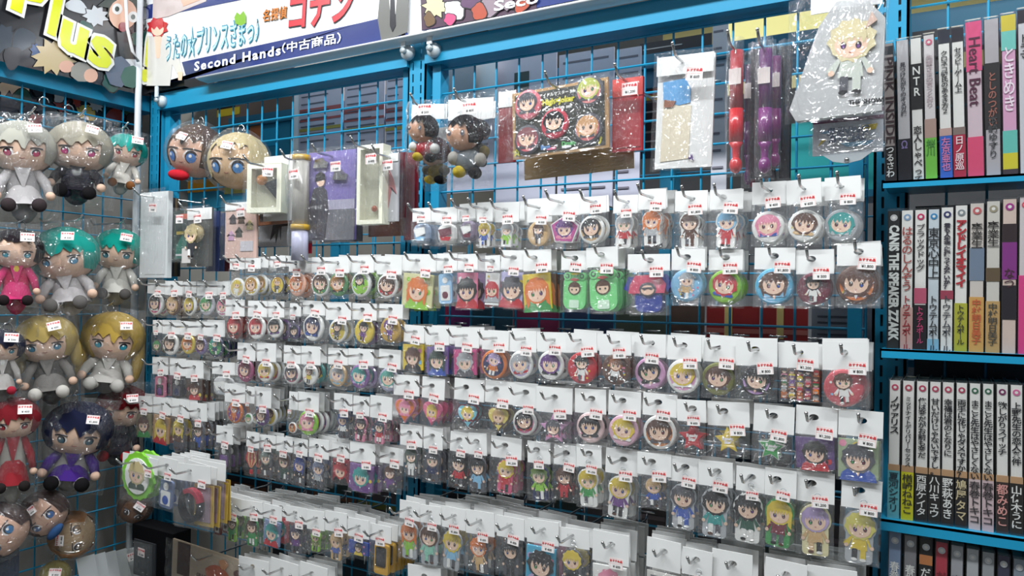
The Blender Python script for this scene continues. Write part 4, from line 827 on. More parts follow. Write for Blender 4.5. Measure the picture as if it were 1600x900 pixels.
slab('light_stick', 'bright red light stick in a clear bag', 'light stick', 1138, 70, 1163, 272, .17, .01, None, dec=d_pen('#d02028', '#b83a40'), bagd=.022, group=PG, hook_label='chrome hook over the bright red light stick', st=False)
slab('light_stick', 'purple light stick hidden just behind the red one', 'light stick', 1162, 92, 1176, 290, .12, .01, None, dec=d_pen('#5c1c5c', '#4a2a4a'), bagd=.022, group=PG, st=False)
slab('light_stick', 'front purple light stick with a large white price label', 'light stick', 1183, 68, 1208, 272, .175, .01, None, dec=d_pen('#7c1f74', '#6a2f6a'), bagd=.022, group=PG, hook_label='chrome hook over the purple light sticks', st=False)
slab('light_stick', 'second purple light stick to the right of the front one', 'light stick', 1202, 80, 1222, 262, .14, .01, None, dec=d_pen('#82246e', '#6a2f60'), bagd=.022, group=PG, st=False)
slab('picture_pack', 'tall black pack behind the purple light sticks', 'card', 1172, 74, 1212, 278, .125, .004, '#26222a', st=False)
slab('picture_pack', 'narrow black pack right of the purple light sticks', 'card', 1218, 72, 1236, 278, .11, .003, '#1c1a20', st=False)
slab('picture_pack', 'dark red pack edge between the light sticks', 'card', 1172, 180, 1180, 292, .09, .003, '#6a1430', st=False)
def d_shirt(root, w, h, t):
    b = B(); b.prism([(-w*.5, h*.1), (-w*.42, 0), (w*.5, h*.04), (w*.5, h*.8), (w*.3, h*.97), (-w*.02, h*.99), (-w*.2, h*.8)], -.004, .006, '#cfd0d0'); b.build('folded_shirt', 'fabric', root)
    b = B(); figure(b, w*.16, h*.50, h*.62, '#dccfa4', '#cdd2c8', -.0065, random.Random(8)); b.prism([(w*.3, h*.72), (w*.36, h*.86), (w*.42, h*.78)], -.008, -.005, '#d8b8a8'); b.build('printed_figure', 'print', root)
    b = B(); merge(b, text_mesh('THE SHOW', .008, 'k', bold=.0004, y=-.006), w*.33, 0, h*.12); b.build('lettering', 'print', root)
slab('bagged_shirt', 'large white bagged shirt with a faint blond print', 'shirt', 1235, 2, 1378, 186, .17, .002, None, dec=d_shirt, roll=1.5, bagd=.02, st=False)
sx = slab('backing_card', 'white header card above the large bagged shirt', 'card', 1268, -30, 1378, 14, .16, .002, '#e6e6e6', bag=False, st=True)
def d_star(root, w, h, t):
    part_box(root, 'purple_stripe', -w/2, w/2, -.001, 0, h*.72, h*.8, '#6a2a58'); part_box(root, 'grey_stripe', -w/2, w/2, -.001, 0, h*.88, h*.96, '#8c6a84')
    b = B(); merge(b, text_mesh('SHINING\nSPECIAL', .013, '#6a7a94', bold=.0006, lines=.8, italic=.2, y=-.002), 0, 0, h*.42); b.build('lettering', 'print', root)
    b = B(); b.fan([(w*.2, h*.6), (w*.42, h*.62), (w*.4, h*.5), (w*.22, h*.46)], -.0012, 'y'); b.fan([(-w*.4, h*.5), (-w*.2, h*.58), (-w*.22, h*.46)], -.0012, 'c'); b.fan([(-.1*w, h*.24), (w*.38, h*.26), (w*.3, h*.16), (0, h*.15)], -.0012, 'c'); b.fan([(-w*.42, h*.2), (-w*.3, h*.34), (-w*.36, h*.36)], -.0012, 'y'); b.build('colour_flash', 'print', root)
    B().prism([(-w*.35, 0), (w*.35, 0), (w*.2, -h*.16), (0, -h*.22), (-w*.2, -h*.16)], -.001, .001, '#c4ccd0').build('hang_tab', 'gloss', root)
    B().ell((0, -.002, -h*.14), (.0035, .003, .0035), '#b8944a', 10, 6).build('snap_button', 'chrome', root, True)
slab('picture_pack', 'white card pack with blue and yellow lettering below the shirt', 'card', 1270, 170, 1380, 240, .14, .004, '#cfd4dc', dec=d_star, st=False)
# ---- lower left big sheet, black case, cards
def d_sheet(root, w, h, t):
    part_box(root, 'brown_ribbon', -w*.43, -w*.28, -.0012, 0, h*.45, h*.98, '#4a2a20')
    for i, (cx, cz, r_, c_) in enumerate([(.05, .6, .13, '#b85a34'), (-.02, .35, .12, '#9c4428'), (.2, .4, .06, '#a02c24'), (.38, .35, .06, '#5a3a34'), (.3, .75, .06, '#6a4440'), (.12, .85, .05, '#c88a5c')]):
        b = B(); b.fan([(w*cx + w*r_*math.cos(a)*(1 + .2*math.sin(3*a)), h*cz + h*r_*1.6*math.sin(a)) for a in (2*math.pi*k/14 for k in range(14))], -.001 - i*.0002, c_); b.build('printed_patch', 'print', root)
    b = B(); merge(b, text_mesh('GRACE', .012, '#6a4a40', bold=.0003, y=-.002), -w*.12, 0, h*.55); b.build('lettering', 'print', root)
slab('picture_sheet', 'wide cream sheet with brown ribbon and red print at the bottom', 'card', 268, 862, 400, 960, .15, .004, '#b8a690', dec=d_sheet, st=False, roll=2, hook_label='chrome hook over the wide cream sheet')
slab('carry_case', 'black case standing in the dark corner behind a small clear bag', 'case', 206, 826, 268, 985, .10, .05, '#0f0f12', m='fabric', bag=False, st=False)
slab('accessory_bag', 'small clear accessory bag in front of the black case', 'bag', 209, 846, 242, 902, .15, .003, '#3c3e42')
for k in range(5):
    slab('bagged_card', f'{["white", "second white", "third white", "fourth white", "last white"][k]} header card counted from the left, under the wire loops', 'card', 128 + k * 17, 868 - k * 3, 152 + k * 17, 905, .13, .001, '#b8bcbc', side='left', bag=False, st=k == 4, group='white headers under the left rack', yaw=-30, roll=-10)
slab('picture_pack', 'dark blue folded cloth pack at the bottom left corner', 'cloth pack', -12, 832, 26, 915, .12, .02, '#1f3050', side='left', yaw=-30, st=False)
for k, (hx_, hy_) in enumerate([(57, 752), (112, 863), (12, 893), (104, 172), (65, 160)]):
    c = Lp(hx_, hy_, .02); b = B(); b.tube([(.004 * 0, -.002 - .0 + .011 * math.cos(a) * 0 - .012, .011 * math.sin(a)) if 0 else (.011 * math.cos(a), -.01, .011 * math.sin(a)) for a in (2 * math.pi * i / 14 for i in range(13))], .0013, 6, 'd' if k < 3 else 's', False)
    b.tube([(0, .02, .012), (0, -.008, .012)], .0015, 6, 's'); o = b.build('ring_hook', 'chrome', None, True); o.location = c; o.rotation_euler = (0, 0, R(90))
    tag(o, ['empty dark wire ring below the red-haired plush', 'empty dark wire ring right of the small yellow plush head', 'empty dark wire ring at the bottom left edge', 'pale wire ring above the grey-haired plush', 'second pale wire ring on the upper left mesh'][k], 'hook', 'ring hooks on the left rack')
# ------------------------------------------------------------------ banners and poster above the racks
def quad_on(b, pts, fn, off, col, push=0):
    v = [fn(x, y, off) for x, y in pts]; return b.add(v, [tuple(range(len(v)))[::-1]], col)
def flat_part(name, root, pts, fn, off, col, m='gloss', thick=.0006):
    """flat printed patch: pixel outline (clockwise in the photo) laid on the banner's own plane"""
    v = [fn(x, y, off) for x, y in pts]; n = len(v); d = Vector((0, thick, 0)) if fn is P else Vector((-thick, 0, 0))
    b = B(); loc = root.matrix_world if False else root.location
    rz = root.rotation_euler.z; mi = Matrix.Rotation(-rz, 3, 'Z')
    vv = [mi @ (q - loc) for q in v] + [mi @ (q + d - loc) for q in v]
    b.add(vv, [tuple(range(n))[::-1], tuple(range(n, 2 * n))] + [(i, i + n, (i + 1) % n + n, (i + 1) % n)[::-1] for i in range(n)], col)
    return b.build(name, m, root)
def text_on(root, name, body, a, c, size_px, fn, off, col, bold=0, m='gloss', halo=None, hb=.004, xs=1.0, space=1.0, italic=0):
    """lettering centred between pixels a and c, baseline along a-c, on plane fn/off"""
    A, C_ = fn(a[0], a[1], off), fn(c[0], c[1], off); mid = (A + C_) / 2; xd = (C_ - A).normalized()
    n = Vector((0, -1, 0)) if fn is P else Vector((1, 0, 0)); up = n.cross(xd); 
    px = (fn((a[0] + c[0]) / 2, (a[1] + c[1]) / 2 - size_px / 2, off) - fn((a[0] + c[0]) / 2, (a[1] + c[1]) / 2 + size_px / 2, off)).length
    for nm, bd, cl, dy in (([('halo', hb, halo, .0)] if halo else []) + [('lettering', bold, col, -.0008)]):
        b = text_mesh(body, px, cl, bold=bd, space=space, italic=italic, y=dy)
        wd = max(v[0] for v in b.v) - min(v[0] for v in b.v); s = ((C_ - A).length / wd) if nm == 'halo' or not halo else s
        if not halo: s = (C_ - A).length / wd
        rot = Matrix((xd, -n, up)).transposed(); loc = root.location; mi = Matrix.Rotation(-root.rotation_euler.z, 3, 'Z')
        b.v = [tuple(mi @ (rot @ Vector((v[0] * s, v[1], v[2])) + mid - loc)) for v in b.v]
        o = b.build(name if nm == 'lettering' else name + '_outline', m, root)
BO = .05
b0 = P(235, 134, BO)
bn = thing('banner', 'white and navy banner reading Second Hands over the left bay', 'banner', b0)
flat_part('sheet', bn, [(222, -60), (640, -95), (637, 62), (236, 134)], P, BO, '#e9ebee')
flat_part('navy_band', bn, [(222, 31), (335, 8), (500, -25), (500, -50), (335, -18), (222, 10)], P, BO + .001, '#243472')
flat_part('navy_band', bn, [(284, 97), (562, 36), (637, 18), (637, 62), (236, 134), (292, 124)], P, BO + .001, '#243472')
text_on(bn, 'lettering_second_hands', 'Second Hands', (304, 105), (439, 79), 20, P, BO + .0022, '#f2f4f8', bold=.0009, space=1.22)
text_on(bn, 'lettering_used_goods', '（中古商品）', (441, 77), (533, 60), 17, P, BO + .0022, '#f2f4f8', bold=.0004)
text_on(bn, 'logo_teal', 'うたの☆プリンスさまっ♪', (258, 80), (404, 48), 45, P, BO + .0022, '#b8e0ec', bold=.0006, halo='#2a86a0', hb=.0035)
flat_part('crown_mark', bn, [(366, 27), (370, 19), (375, 23), (380, 17), (384, 24), (384, 36), (376, 40), (368, 37)], P, BO + .0035, '#7fae3a')
text_on(bn, 'logo_orange', '名探偵', (410, 27), (449, 20), 20, P, BO + .0022, '#c8742c', bold=.0006, halo='#5a4a20', hb=.0012)
text_on(bn, 'logo_red', 'コナン', (450, 25), (551, 8), 62, P, BO + .0022, '#d8323e', bold=.0030, halo='#26242c', hb=.0048)
rg = random.Random(21)
def collage(root, fn, off, cells, cols, seed, pref='printed_patch'):
    r_ = random.Random(seed)
    for i, (x, y, s) in enumerate(cells):
        kind = r_.choice('hhecc'); a0 = r_.random() * 6; n = 18; st = r_.uniform(.55, 1.0); pts = []
        for k in range(n):
            a = 2 * math.pi * k / n
            q = (1.15 if k % 2 else .78) * r_.uniform(.92, 1.08) if kind == 'h' else (1 + .12 * math.sin(3 * a + a0)) if kind == 'e' else (1 + .35 * math.cos(a + a0) + .12 * math.sin(4 * a))
            u, v = q * math.cos(a), q * st * math.sin(a); pts.append((x + s * .9 * (u * math.cos(a0) - v * math.sin(a0)), y + s * .9 * (u * math.sin(a0) + v * math.cos(a0))))
        flat_part(pref, root, [(x + (p - x) * 1.12, y + (q2 - y) * 1.12) for p, q2 in pts], fn, off + .0006 + .00024 * i, '#141418', thick=.0003)
        flat_part(pref, root, pts, fn, off + .0006 + .00024 * i + .00012, r_.choice(cols), thick=.0003)
def person_print(root, fn, off, cx, cy, hpx, hair, cloth, seed, trouser='k'):
    """plain generic printed person, built from flat patches on the banner"""
    h = hpx
    def F(nm, pts, k, col): flat_part(nm, root, [(cx + x * h, cy + y * h) for x, y in pts], fn, off + .0004 * k, col, thick=.0003)
    F('printed_patch', [(-.14, -.22), (.14, -.24), (.22, .1), (.18, .5), (-.2, .5), (-.22, .1)], 1, cloth)
    F('printed_patch', [(-.05, -.24), (.06, -.24), (.03, .1), (-.02, .1)], 2, SKIN)
    F('printed_patch', [(.12, -.2), (.3, .05), (.36, .3), (.28, .32), (.16, .1)], 2, cloth)
    F('printed_patch', [(.29, .3), (.37, .3), (.35, .42), (.3, .42)], 3, SKIN)
    F('printed_patch', [(x * .13, -.35 + y * .12) for x, y in ((math.cos(a) * (1.25 if i % 2 else .95), math.sin(a) * (1.25 if i % 2 else .95)) for i, a in ((i, 2 * math.pi * i / 16) for i in range(16)))], 4, hair)
    F('printed_patch', [(x * .09, -.32 + y * .1) for x, y in ((math.cos(a), math.sin(a)) for a in (2 * math.pi * i / 12 for i in range(12)))], 5, SKIN)
    F('printed_patch', [(-.1, -.36), (-.05, -.31), (-.01, -.36), (.03, -.31), (.09, -.36), (.08, -.45), (-.09, -.45)][::-1], 6, hair)
person_print(bn, P, BO + .001, 246, 80, 108, '#c2262c', '#d8d4ce', 1)
flat_part('printed_patch', bn, [(240, -20), (325, -30), (322, 2), (262, 26), (238, 30)], P, BO + .0015, '#c8b8b4')
flat_part('printed_patch', bn, [(275, -20), (318, -30), (312, 0), (286, 10)], P, BO + .0022, '#d8a890')
flat_part('grey_suit', bn, [(598, -60), (640, -60), (637, 50), (596, 66), (590, 30)], P, BO + .002, '#6a6a66')
flat_part('white_collar', bn, [(606, -20), (622, -24), (618, 22), (610, 22)], P, BO + .0026, '#d8d6d0')
flat_part('dark_tie', bn, [(610, -10), (616, -10), (618, 40), (613, 50), (609, 40)], P, BO + .0032, '#24242c')
b1 = P(660, 58, BO)
bn2 = thing('banner', 'navy and purple banner over the right bay, mostly above the frame', 'banner', b1)
flat_part('sheet', bn2, [(655, -110), (1010, -150), (1010, -22), (659, 48)], P, BO, '#243472')
flat_part('printed_panel', bn2, [(655, -60), (838, -80), (838, 14), (659, 47)], P, BO + .0008, '#4a3444')
collage(bn2, P, BO + .001, [(680, 10, 20), (668, 30, 12), (705, 15, 18), (730, -2, 18), (700, 30, 10), (760, 10, 18), (790, 4, 16), (815, 8, 14), (745, 18, 14)], ['#c04a74', '#8c7a84', '#d8d0d8', '#6a5034', '#e4d29c', '#5a3a5c', '#a84a34'], 15)
text_on(bn2, 'lettering_second', 'Seco', (772, 11), (842, -3), 22, P, BO + .0035, '#f2f4f8', bold=.0007)
# white rounded valance behind the banners
b = B(); cz = P(560, 88, -.0).z; 
pts = []
za = P(480, 112, .03).z
gp = P(480, 88, BO).z - RAIL_Z - .024
prof = [(.044, .30), (.046, gp + .006), (.056, gp * .92), (.064, gp * .72), (.067, gp * .48), (.063, gp * .25), (.052, gp * .08), (.03, .0)]
X0_, X1_ = P(325, 120, .03).x, P(1376, 0, .03).x
vs = []; fs = []
for x in (X0_, X1_):
    for o_, dz in prof: vs.append((x, D - o_, RAIL_Z + .024 + dz))
for i in range(len(prof) - 1): fs.append((i, i + 1, len(prof) + i + 1, len(prof) + i))
b.add(vs, fs, '#e6e8ea'); va = b.build('valance', 'plastic', None, True); va.data.transform(Matrix.Identity(4)); tag(va, 'white rounded valance running along above the blue top rail', 'valance')
s_ = va.modifiers.new('solid', 'SOLIDIFY'); s_.thickness = .002
bx = P(280, 122, .0)
tag(B().box(bx.x - .09, bx.x + .075, D - .04, D + .05, RAIL_Z + .025, RAIL_Z + .07, '#141416').build('speaker_box', 'plastic'), 'black box standing on the top rail under the banner corner', 'box')
for k, (sx_, sy_) in enumerate([(247, 157), (632, 80), (673, 76)]):
    c = P(sx_, sy_, .045); t = thing('suction_hook', ['clear suction hook under the left end of the Second Hands banner', 'clear suction hook left of the slotted post', 'clear suction hook right of the slotted post'][k], 'hook', c, group='suction hooks on the top rail')
    b = B(); b.tube([(0, .016, 0), (0, .006, 0), (0, 0, 0)], [.0155, .0145, .006], 20, '#c9d2d6'); b.build('suction_cup', 'plastic', t, True)
    b = B(); b.tube([(0, 0, 0), (0, -.008, 0)], .006, 14, '#aab4b8'); b.build('knob', 'gloss', t, True)
    b = B(); b.box(-.006, .006, -.006, -.003, .008, .036, '#dfe6ea'); b.build('clip', 'plastic', t)
# poster on the left, above and behind the left rail
pst = thing('poster', 'dark comic poster with the yellow word Plus over the left rack', 'poster', (LX + .045, 1.0, 1.8), (0, 0, R(90)))
PO = .045
ab = [(-30, -200), (236, -200), (236, 150), (226, 150), (-30, 88)]
flat_part('sheet', pst, ab, Lp, PO, '#1b1b20')
collage(pst, Lp, PO + .0005, [(5, 60, 26), (36, 62, 22), (58, 80, 14), (20, 90, 18)], ['#b89c20', '#26303c', '#1c3c6a', '#26262c'], 31)
collage(pst, Lp, PO + .0005, [(120, 10, 20), (150, 25, 20), (130, 45, 14), (170, 128, 16), (205, 110, 22), (215, 60, 16)], ['#a8acb0', '#2a2a30', '#c8ccd0', '#1c4c44', '#3a4a48'], 36)
def spiky(x, y, s, n, col, k, sq=1.0, j=.2):
    r_ = random.Random(int(x * 7 + y)); flat_part('printed_patch', pst, [(x + s * (1 + (j if i % 2 else -j)) * r_.uniform(1 - j / 2, 1 + j / 2) * math.cos(2 * math.pi * i / n), y + s * sq * (1 + (j if i % 2 else -j)) * math.sin(2 * math.pi * i / n)) for i in range(n)], Lp, PO + .003 + .0003 * k, col, thick=.0002)
spiky(84, 88, 30, 22, '#b8a47c', 0, .85); spiky(104, 104, 12, 14, '#d0a08c', 1, .8, 0); spiky(130, 112, 20, 16, '#8c8880', 2, .8, .03); spiky(142, 118, 11, 14, '#d8a890', 3, 1, 0)
spiky(192, -2, 34, 20, '#26342c', 4, .9); spiky(192, 22, 22, 16, '#e0b49c', 5, 1.1, 0)
for ex in (183, 208): spiky(ex, 14 + (ex - 183) * .5, 8, 18, '#e8e8e6', 6, 1.1, 0); spiky(ex, 14 + (ex - 183) * .5, 3.5, 12, '#2a3c34', 7, 1.2, 0)
spiky(192, 42, 7, 14, '#8c3038', 8, 1.1, 0); spiky(185, 112, 20, 14, '#5a6478', 9, 1.2, .04); spiky(205, 120, 16, 14, '#2c5c50', 10, 1.1, .04); spiky(165, 92, 14, 14, '#6a5048', 11, 1, 0)
for ch, a, c, sz in (('P', (18, -4), (66, -4), 84), ('l', (64, 28), (106, 28), 84), ('u', (92, 52), (140, 56), 88), ('s', (134, 72), (184, 78), 90), ('!', (218, 84), (244, 96), 120)):
    # each letter leans down the slope of the word
    mid = ((a[0] + c[0]) / 2, (a[1] + c[1]) / 2)
    dx = {'P': 30, 'l': 11, 'u': 25, 's': 23, '!': 9}[ch]
    A_ = (mid[0] - dx, mid[1] - dx * .48); C2 = (mid[0] + dx, mid[1] + dx * .48)
    text_on(pst, 'letter', ch, A_, C2, sz, Lp, PO + .009, '#d8dc20', bold=.0055, halo='#e6e4dc', hb=.0125)
# poster seen through the left mesh, upper half
p2 = thing('poster', 'dark comic poster behind the left mesh above the dolls', 'poster', (LX - .05, 1.0, 1.6), (0, 0, R(90)))
flat_part('sheet', p2, [(-40, 95), (250, 150), (250, 232), (-40, 196)], Lp, -.05, '#1c1c20')
collage(p2, Lp, -.049, [(14, 140, 26), (10, 165, 24), (35, 150, 16), (50, 190, 16), (38, 180, 14), (65, 165, 16), (98, 165, 16), (90, 150, 12), (130, 175, 18), (150, 165, 12), (180, 180, 16), (195, 170, 14), (205, 190, 14), (60, 140, 14), (120, 158, 12)], ['#d9b89c', '#c8a020', '#8c3024', '#2c4c3c', '#a8a8a8', '#2a2a30', '#c8502c'], 44)
# ------------------------------------------------------------------ goods on the far side of the rack, seen through the mesh
def back_sheet(name, label, x0, y0, x1, y1, off, col, bars=(), group='packs facing the other aisle', cat='card', zb=None):
    ym, xm = (y0 + y1) / 2, (x0 + x1) / 2; a, c, t, d = P(x0, ym, off), P(x1, ym, off), P(xm, y0, off), P(xm, y1, off)
    w_, h = c.x - a.x, t.z - d.z
    if zb: h = t.z - zb; d.z = zb
    root = thing(name, label, cat, ((a.x + c.x) / 2, a.y, d.z), group=group)
    part_box(root, 'sheet', -w_/2, w_/2, 0, .004, 0, h, col)
    for k, (u0, u1, v0, v1, c_) in enumerate(bars): part_box(root, 'printed_bar', -w_/2 + w_*u0, -w_/2 + w_*u1, -.0012 - .0002 * k, 0, h*(1-v1), h*(1-v0), c_)
    return root
LV = '#cdc9d8'
def tbars(seed, red=True):
    r_ = random.Random(seed); o = []
    if red: o += [(.0, 1, .42, .48, '#b4605c'), (0, 1, .56, .59, '#b4605c'), (0, 1, .68, .72, '#b8a850')]
    for k in range(9): v = .05 + .1 * k; o.append((.08, r_.uniform(.5, .92), v, v + .012, '#77747f'))
    return o
for k, (x0, x1) in enumerate([(466, 535), (538, 600), (603, 640)]):
    back_sheet('instruction_sheet', f'{["first", "second", "third"][k]} lilac instruction sheet with red bars behind left bay, from the left', x0, 118, x1, 236, -.16, LV, tbars(k))
back_sheet('white_post', 'narrow white strip standing behind the left bay mesh', 459, 138, 466, 240, -.14, '#e4e6e8', cat='post')
back_sheet('poster_board', 'brown-grey board behind left bay with yellow and black corner', 300, 118, 458, 214, -.30, '#6a5c56', [(0, .45, 0, .5, '#1c1c1e'), (0, .5, .5, .62, '#c8b030'), (.1, .4, .3, .36, '#c8b030'), (.55, .95, .8, .95, '#b05a34')])
back_sheet('poster_board', 'blue panel hanging low behind the plush heads', 262, 196, 452, 330, -.20, '#2a7c98', [(.1, .9, .1, .3, '#1f96bd'), (.15, .5, .6, .75, '#c88a2c'), (.5, .8, .7, .8, '#b8a830'), (.7, .8, .0, .4, '#c86a3c')])
for k, (x0, x1, y0, y1) in enumerate([(700, 772, 90, 300), (776, 868, 82, 330), (872, 958, 80, 330), (962, 1000, 75, 330)]):
    back_sheet('instruction_sheet', f'{["first", "second", "third", "last"][k]} pale lilac sheet behind the right bay, from the left', x0, y0, x1, y1, -.16, '#c4c3d2', [(.3, .55, .12, .45, '#3c4c4a')] if k == 1 else tbars(20 + k, False))
back_sheet('white_board', 'bright white panel behind the plush keychains', 738, 88, 775, 152, -.13, '#eceef0')
back_sheet('bagged_foil', 'silver foil bag hanging behind the right bay beside the post', 698, 95, 742, 160, -.11, '#a8a8ac', [(.6, .9, 0, .08, '#d83a6c')])
for k, (y0, y1) in enumerate([(60, 92), (94, 112), (116, 152), (156, 200), (204, 244)]):
    back_sheet('magazine', f'{["top", "second", "third", "fourth", "lowest"][k]} dark magazine in the pile behind the right bay', 1000, y0, 1112, y1, -.22, ['#2a2c34', '#3a2c30', '#8c3a30', '#24242c', '#2c2e38'][k], [(.05, .6, .3, .36, '#a8a8a8'), (.05, .5, .6, .66, '#a8a8a8')] + ([(0, 1, .8, 1, '#b8a030')] if k == 2 else []), cat='magazine')
back_sheet('white_board', 'white panel behind the light sticks', 1112, 34, 1136, 300, -.2, '#c9c8d0', tbars(50, False))
for k, (x0, x1) in enumerate([(1236, 1300), (1302, 1366)]):
    back_sheet('bin', f'{["left", "right"][k]} teal panel behind the shirt at the right end of the mesh', x0, 190, x1, 300, -.15, '#1b8c8c', cat='panel', zb=P(1300, 300, -.15).z)
ZM = P(1300, 556, -.13).z; ZL = P(1200, 960, -.16).z
PX = [(640, 700, '#7a1c3c'), (702, 735, '#5c1c50'), (737, 800, '#28404c'), (802, 872, '#6c2240'), (874, 960, '#2c3c58'), (962, 1040, '#4c5448'), (1042, 1100, '#54423a'), (1104, 1186, '#8c2424'), (1188, 1262, '#8c2424'), (1268, 1364, '#686b74')]
for k, (x0, x1, c_) in enumerate(PX):
    bars = [(.0, 1, .5, .6, '#b86a60'), (.35, .5, 0, .7, '#c8b070'), (0, 1, .72, .88, '#a8a4a8'), (0, 1, .9, 1, '#a8b030')] if c_ == '#8c2424' else ([(.1, .9, .2 + .12 * q, .23 + .12 * q, '#3a3c44') for q in range(6)] if k == 9 else [(.1, .9, .75, .9, '#1b5c8c')] if k in (2, 4) else [])
    back_sheet('boxed_set', f'{ORD[k]} pack from the left seen through the gap below the second row of right bay', x0, 478, x1, 542, -.13, c_, bars, cat='box', group='packs seen through the middle gap', zb=ZM)
for k in range(16):
    x0 = 280 + k * 70; y0 = 700 + (k % 3) * 10 + (0 if x0 < 640 else 10) + (x0 - 280) * .05
    back_sheet('boxed_set', f'dark boxed pack behind the lower gap, {ORD[k]} from the left', x0, y0, x0 + 66, y0 + 150, -.16, ['#40383a', '#26282e', '#3c3a40', '#2a3836', '#4c4448'][k % 5], [(.1, .9, .3, .34, '#6a5c60'), (0, 1, .6, .68, '#6a4430' if k % 2 else '#6a6a30')], cat='box', group='dark packs behind the lower gap', zb=ZL)
# plain far-side panels of the gondola, each in one flat colour
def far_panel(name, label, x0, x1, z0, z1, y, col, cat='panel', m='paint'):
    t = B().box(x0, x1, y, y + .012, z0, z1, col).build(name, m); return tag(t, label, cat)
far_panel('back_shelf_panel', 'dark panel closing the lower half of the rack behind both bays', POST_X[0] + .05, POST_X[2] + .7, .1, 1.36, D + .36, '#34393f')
lt = thing('display_rack', 'second blue wire rack facing the other aisle', 'rack', (0, D + .24, 0))
gg = wires(POST_X[0] + .03, POST_X[2] - .03, Z0 + .02, RAIL_Z - .03, .1, .0018).build('wire_grid', 'paint', lt); gg['kind'] = 'stuff'
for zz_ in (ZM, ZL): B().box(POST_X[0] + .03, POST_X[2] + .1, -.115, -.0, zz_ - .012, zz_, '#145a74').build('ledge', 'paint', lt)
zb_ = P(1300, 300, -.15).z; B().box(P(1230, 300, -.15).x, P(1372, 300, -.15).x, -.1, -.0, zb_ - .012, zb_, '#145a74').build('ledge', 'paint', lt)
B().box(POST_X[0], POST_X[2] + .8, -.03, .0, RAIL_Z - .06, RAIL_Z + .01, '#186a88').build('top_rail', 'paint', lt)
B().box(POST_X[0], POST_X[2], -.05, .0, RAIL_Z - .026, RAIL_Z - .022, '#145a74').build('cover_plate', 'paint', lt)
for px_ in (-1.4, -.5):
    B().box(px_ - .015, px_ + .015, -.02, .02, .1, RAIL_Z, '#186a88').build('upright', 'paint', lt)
# ------------------------------------------------------------------ bookshelf at the right
SO = .12
SX0 = P(1386, 290, SO).x; SX1 = SX0 + .42
sh = thing('bookshelf', 'blue steel bookshelf with slotted post at the right edge', 'shelf', ((SX0 + SX1) / 2, D, 0))
cxs = (SX0 + SX1) / 2
shelf_front = [((1388, 283), (1388, 294)), ((1388, 545), (1388, 559)), ((1389, 812), (1389, 829))]
SHZ = []
for (a, c) in shelf_front:
    zt, zb = P(*a, SO + .012).z, P(*c, SO + .012).z; SHZ.append(zt)
    b = B(); b.box(SX0 - cxs - .004, SX1 - cxs, -(SO + .014), 0, zt - .003, zt, BLUE); b.box(SX0 - cxs - .004, SX1 - cxs, -(SO + .014), -(SO + .011), zb, zt, BLUE); b.build('shelf_board', 'paint', sh)
SHZ.append(SHZ[2] - .235)
b = B(); b.box(SX0 - cxs - .004, SX1 - cxs, -(SO + .014), 0, SHZ[3] - .02, SHZ[3], BLUE); b.build('shelf_board', 'paint', sh)
g = wires(SX0 - cxs + .02, SX1 - cxs, SHZ[3], RAIL_Z + .2, .05, .002).build('wire_grid', 'paint', sh); g['kind'] = 'stuff'
slots_post(.03, RAIL_Z + .15, .04, .04, 0, 0).build('upright', 'paint', sh).location = (SX1 - cxs, -.02, 0)
B().box(SX0 - cxs + .03, SX1 - cxs, .01, .014, SHZ[2] - .2, SHZ[0] - .02, '#12303c').build('back_panel', 'paint', sh)
far_panel('yellow_shop_panel', 'pale yellow panel far behind the bookshelf', -1.1, 1.3, P(1300, 130, D - 3.2).z, 2.7, 3.2, '#f6eaa4', m='print')
tb = P(1490, 70, -.12)
back_sheet('crate', 'black crate behind the upper shelf books', 1425, 45, 1500, 90, -.02, '#26262a', cat='crate', zb=SHZ[0])
far = thing('yellow_sign', 'pale yellow sign seen through the mesh behind the shirt', 'sign', (P(1210, 70, -.5).x, D + .5, P(1210, 100, -.5).z))
B().box(-.13, .18, 0, .01, 0, .16, '#f4e68c').build('sign_face', 'print', far)
def vtext(body):
    return '\n'.join({'ー': '｜', '－': '｜'}.get(c_, c_) for c_ in body)
WHITE_ = '#eeede8'
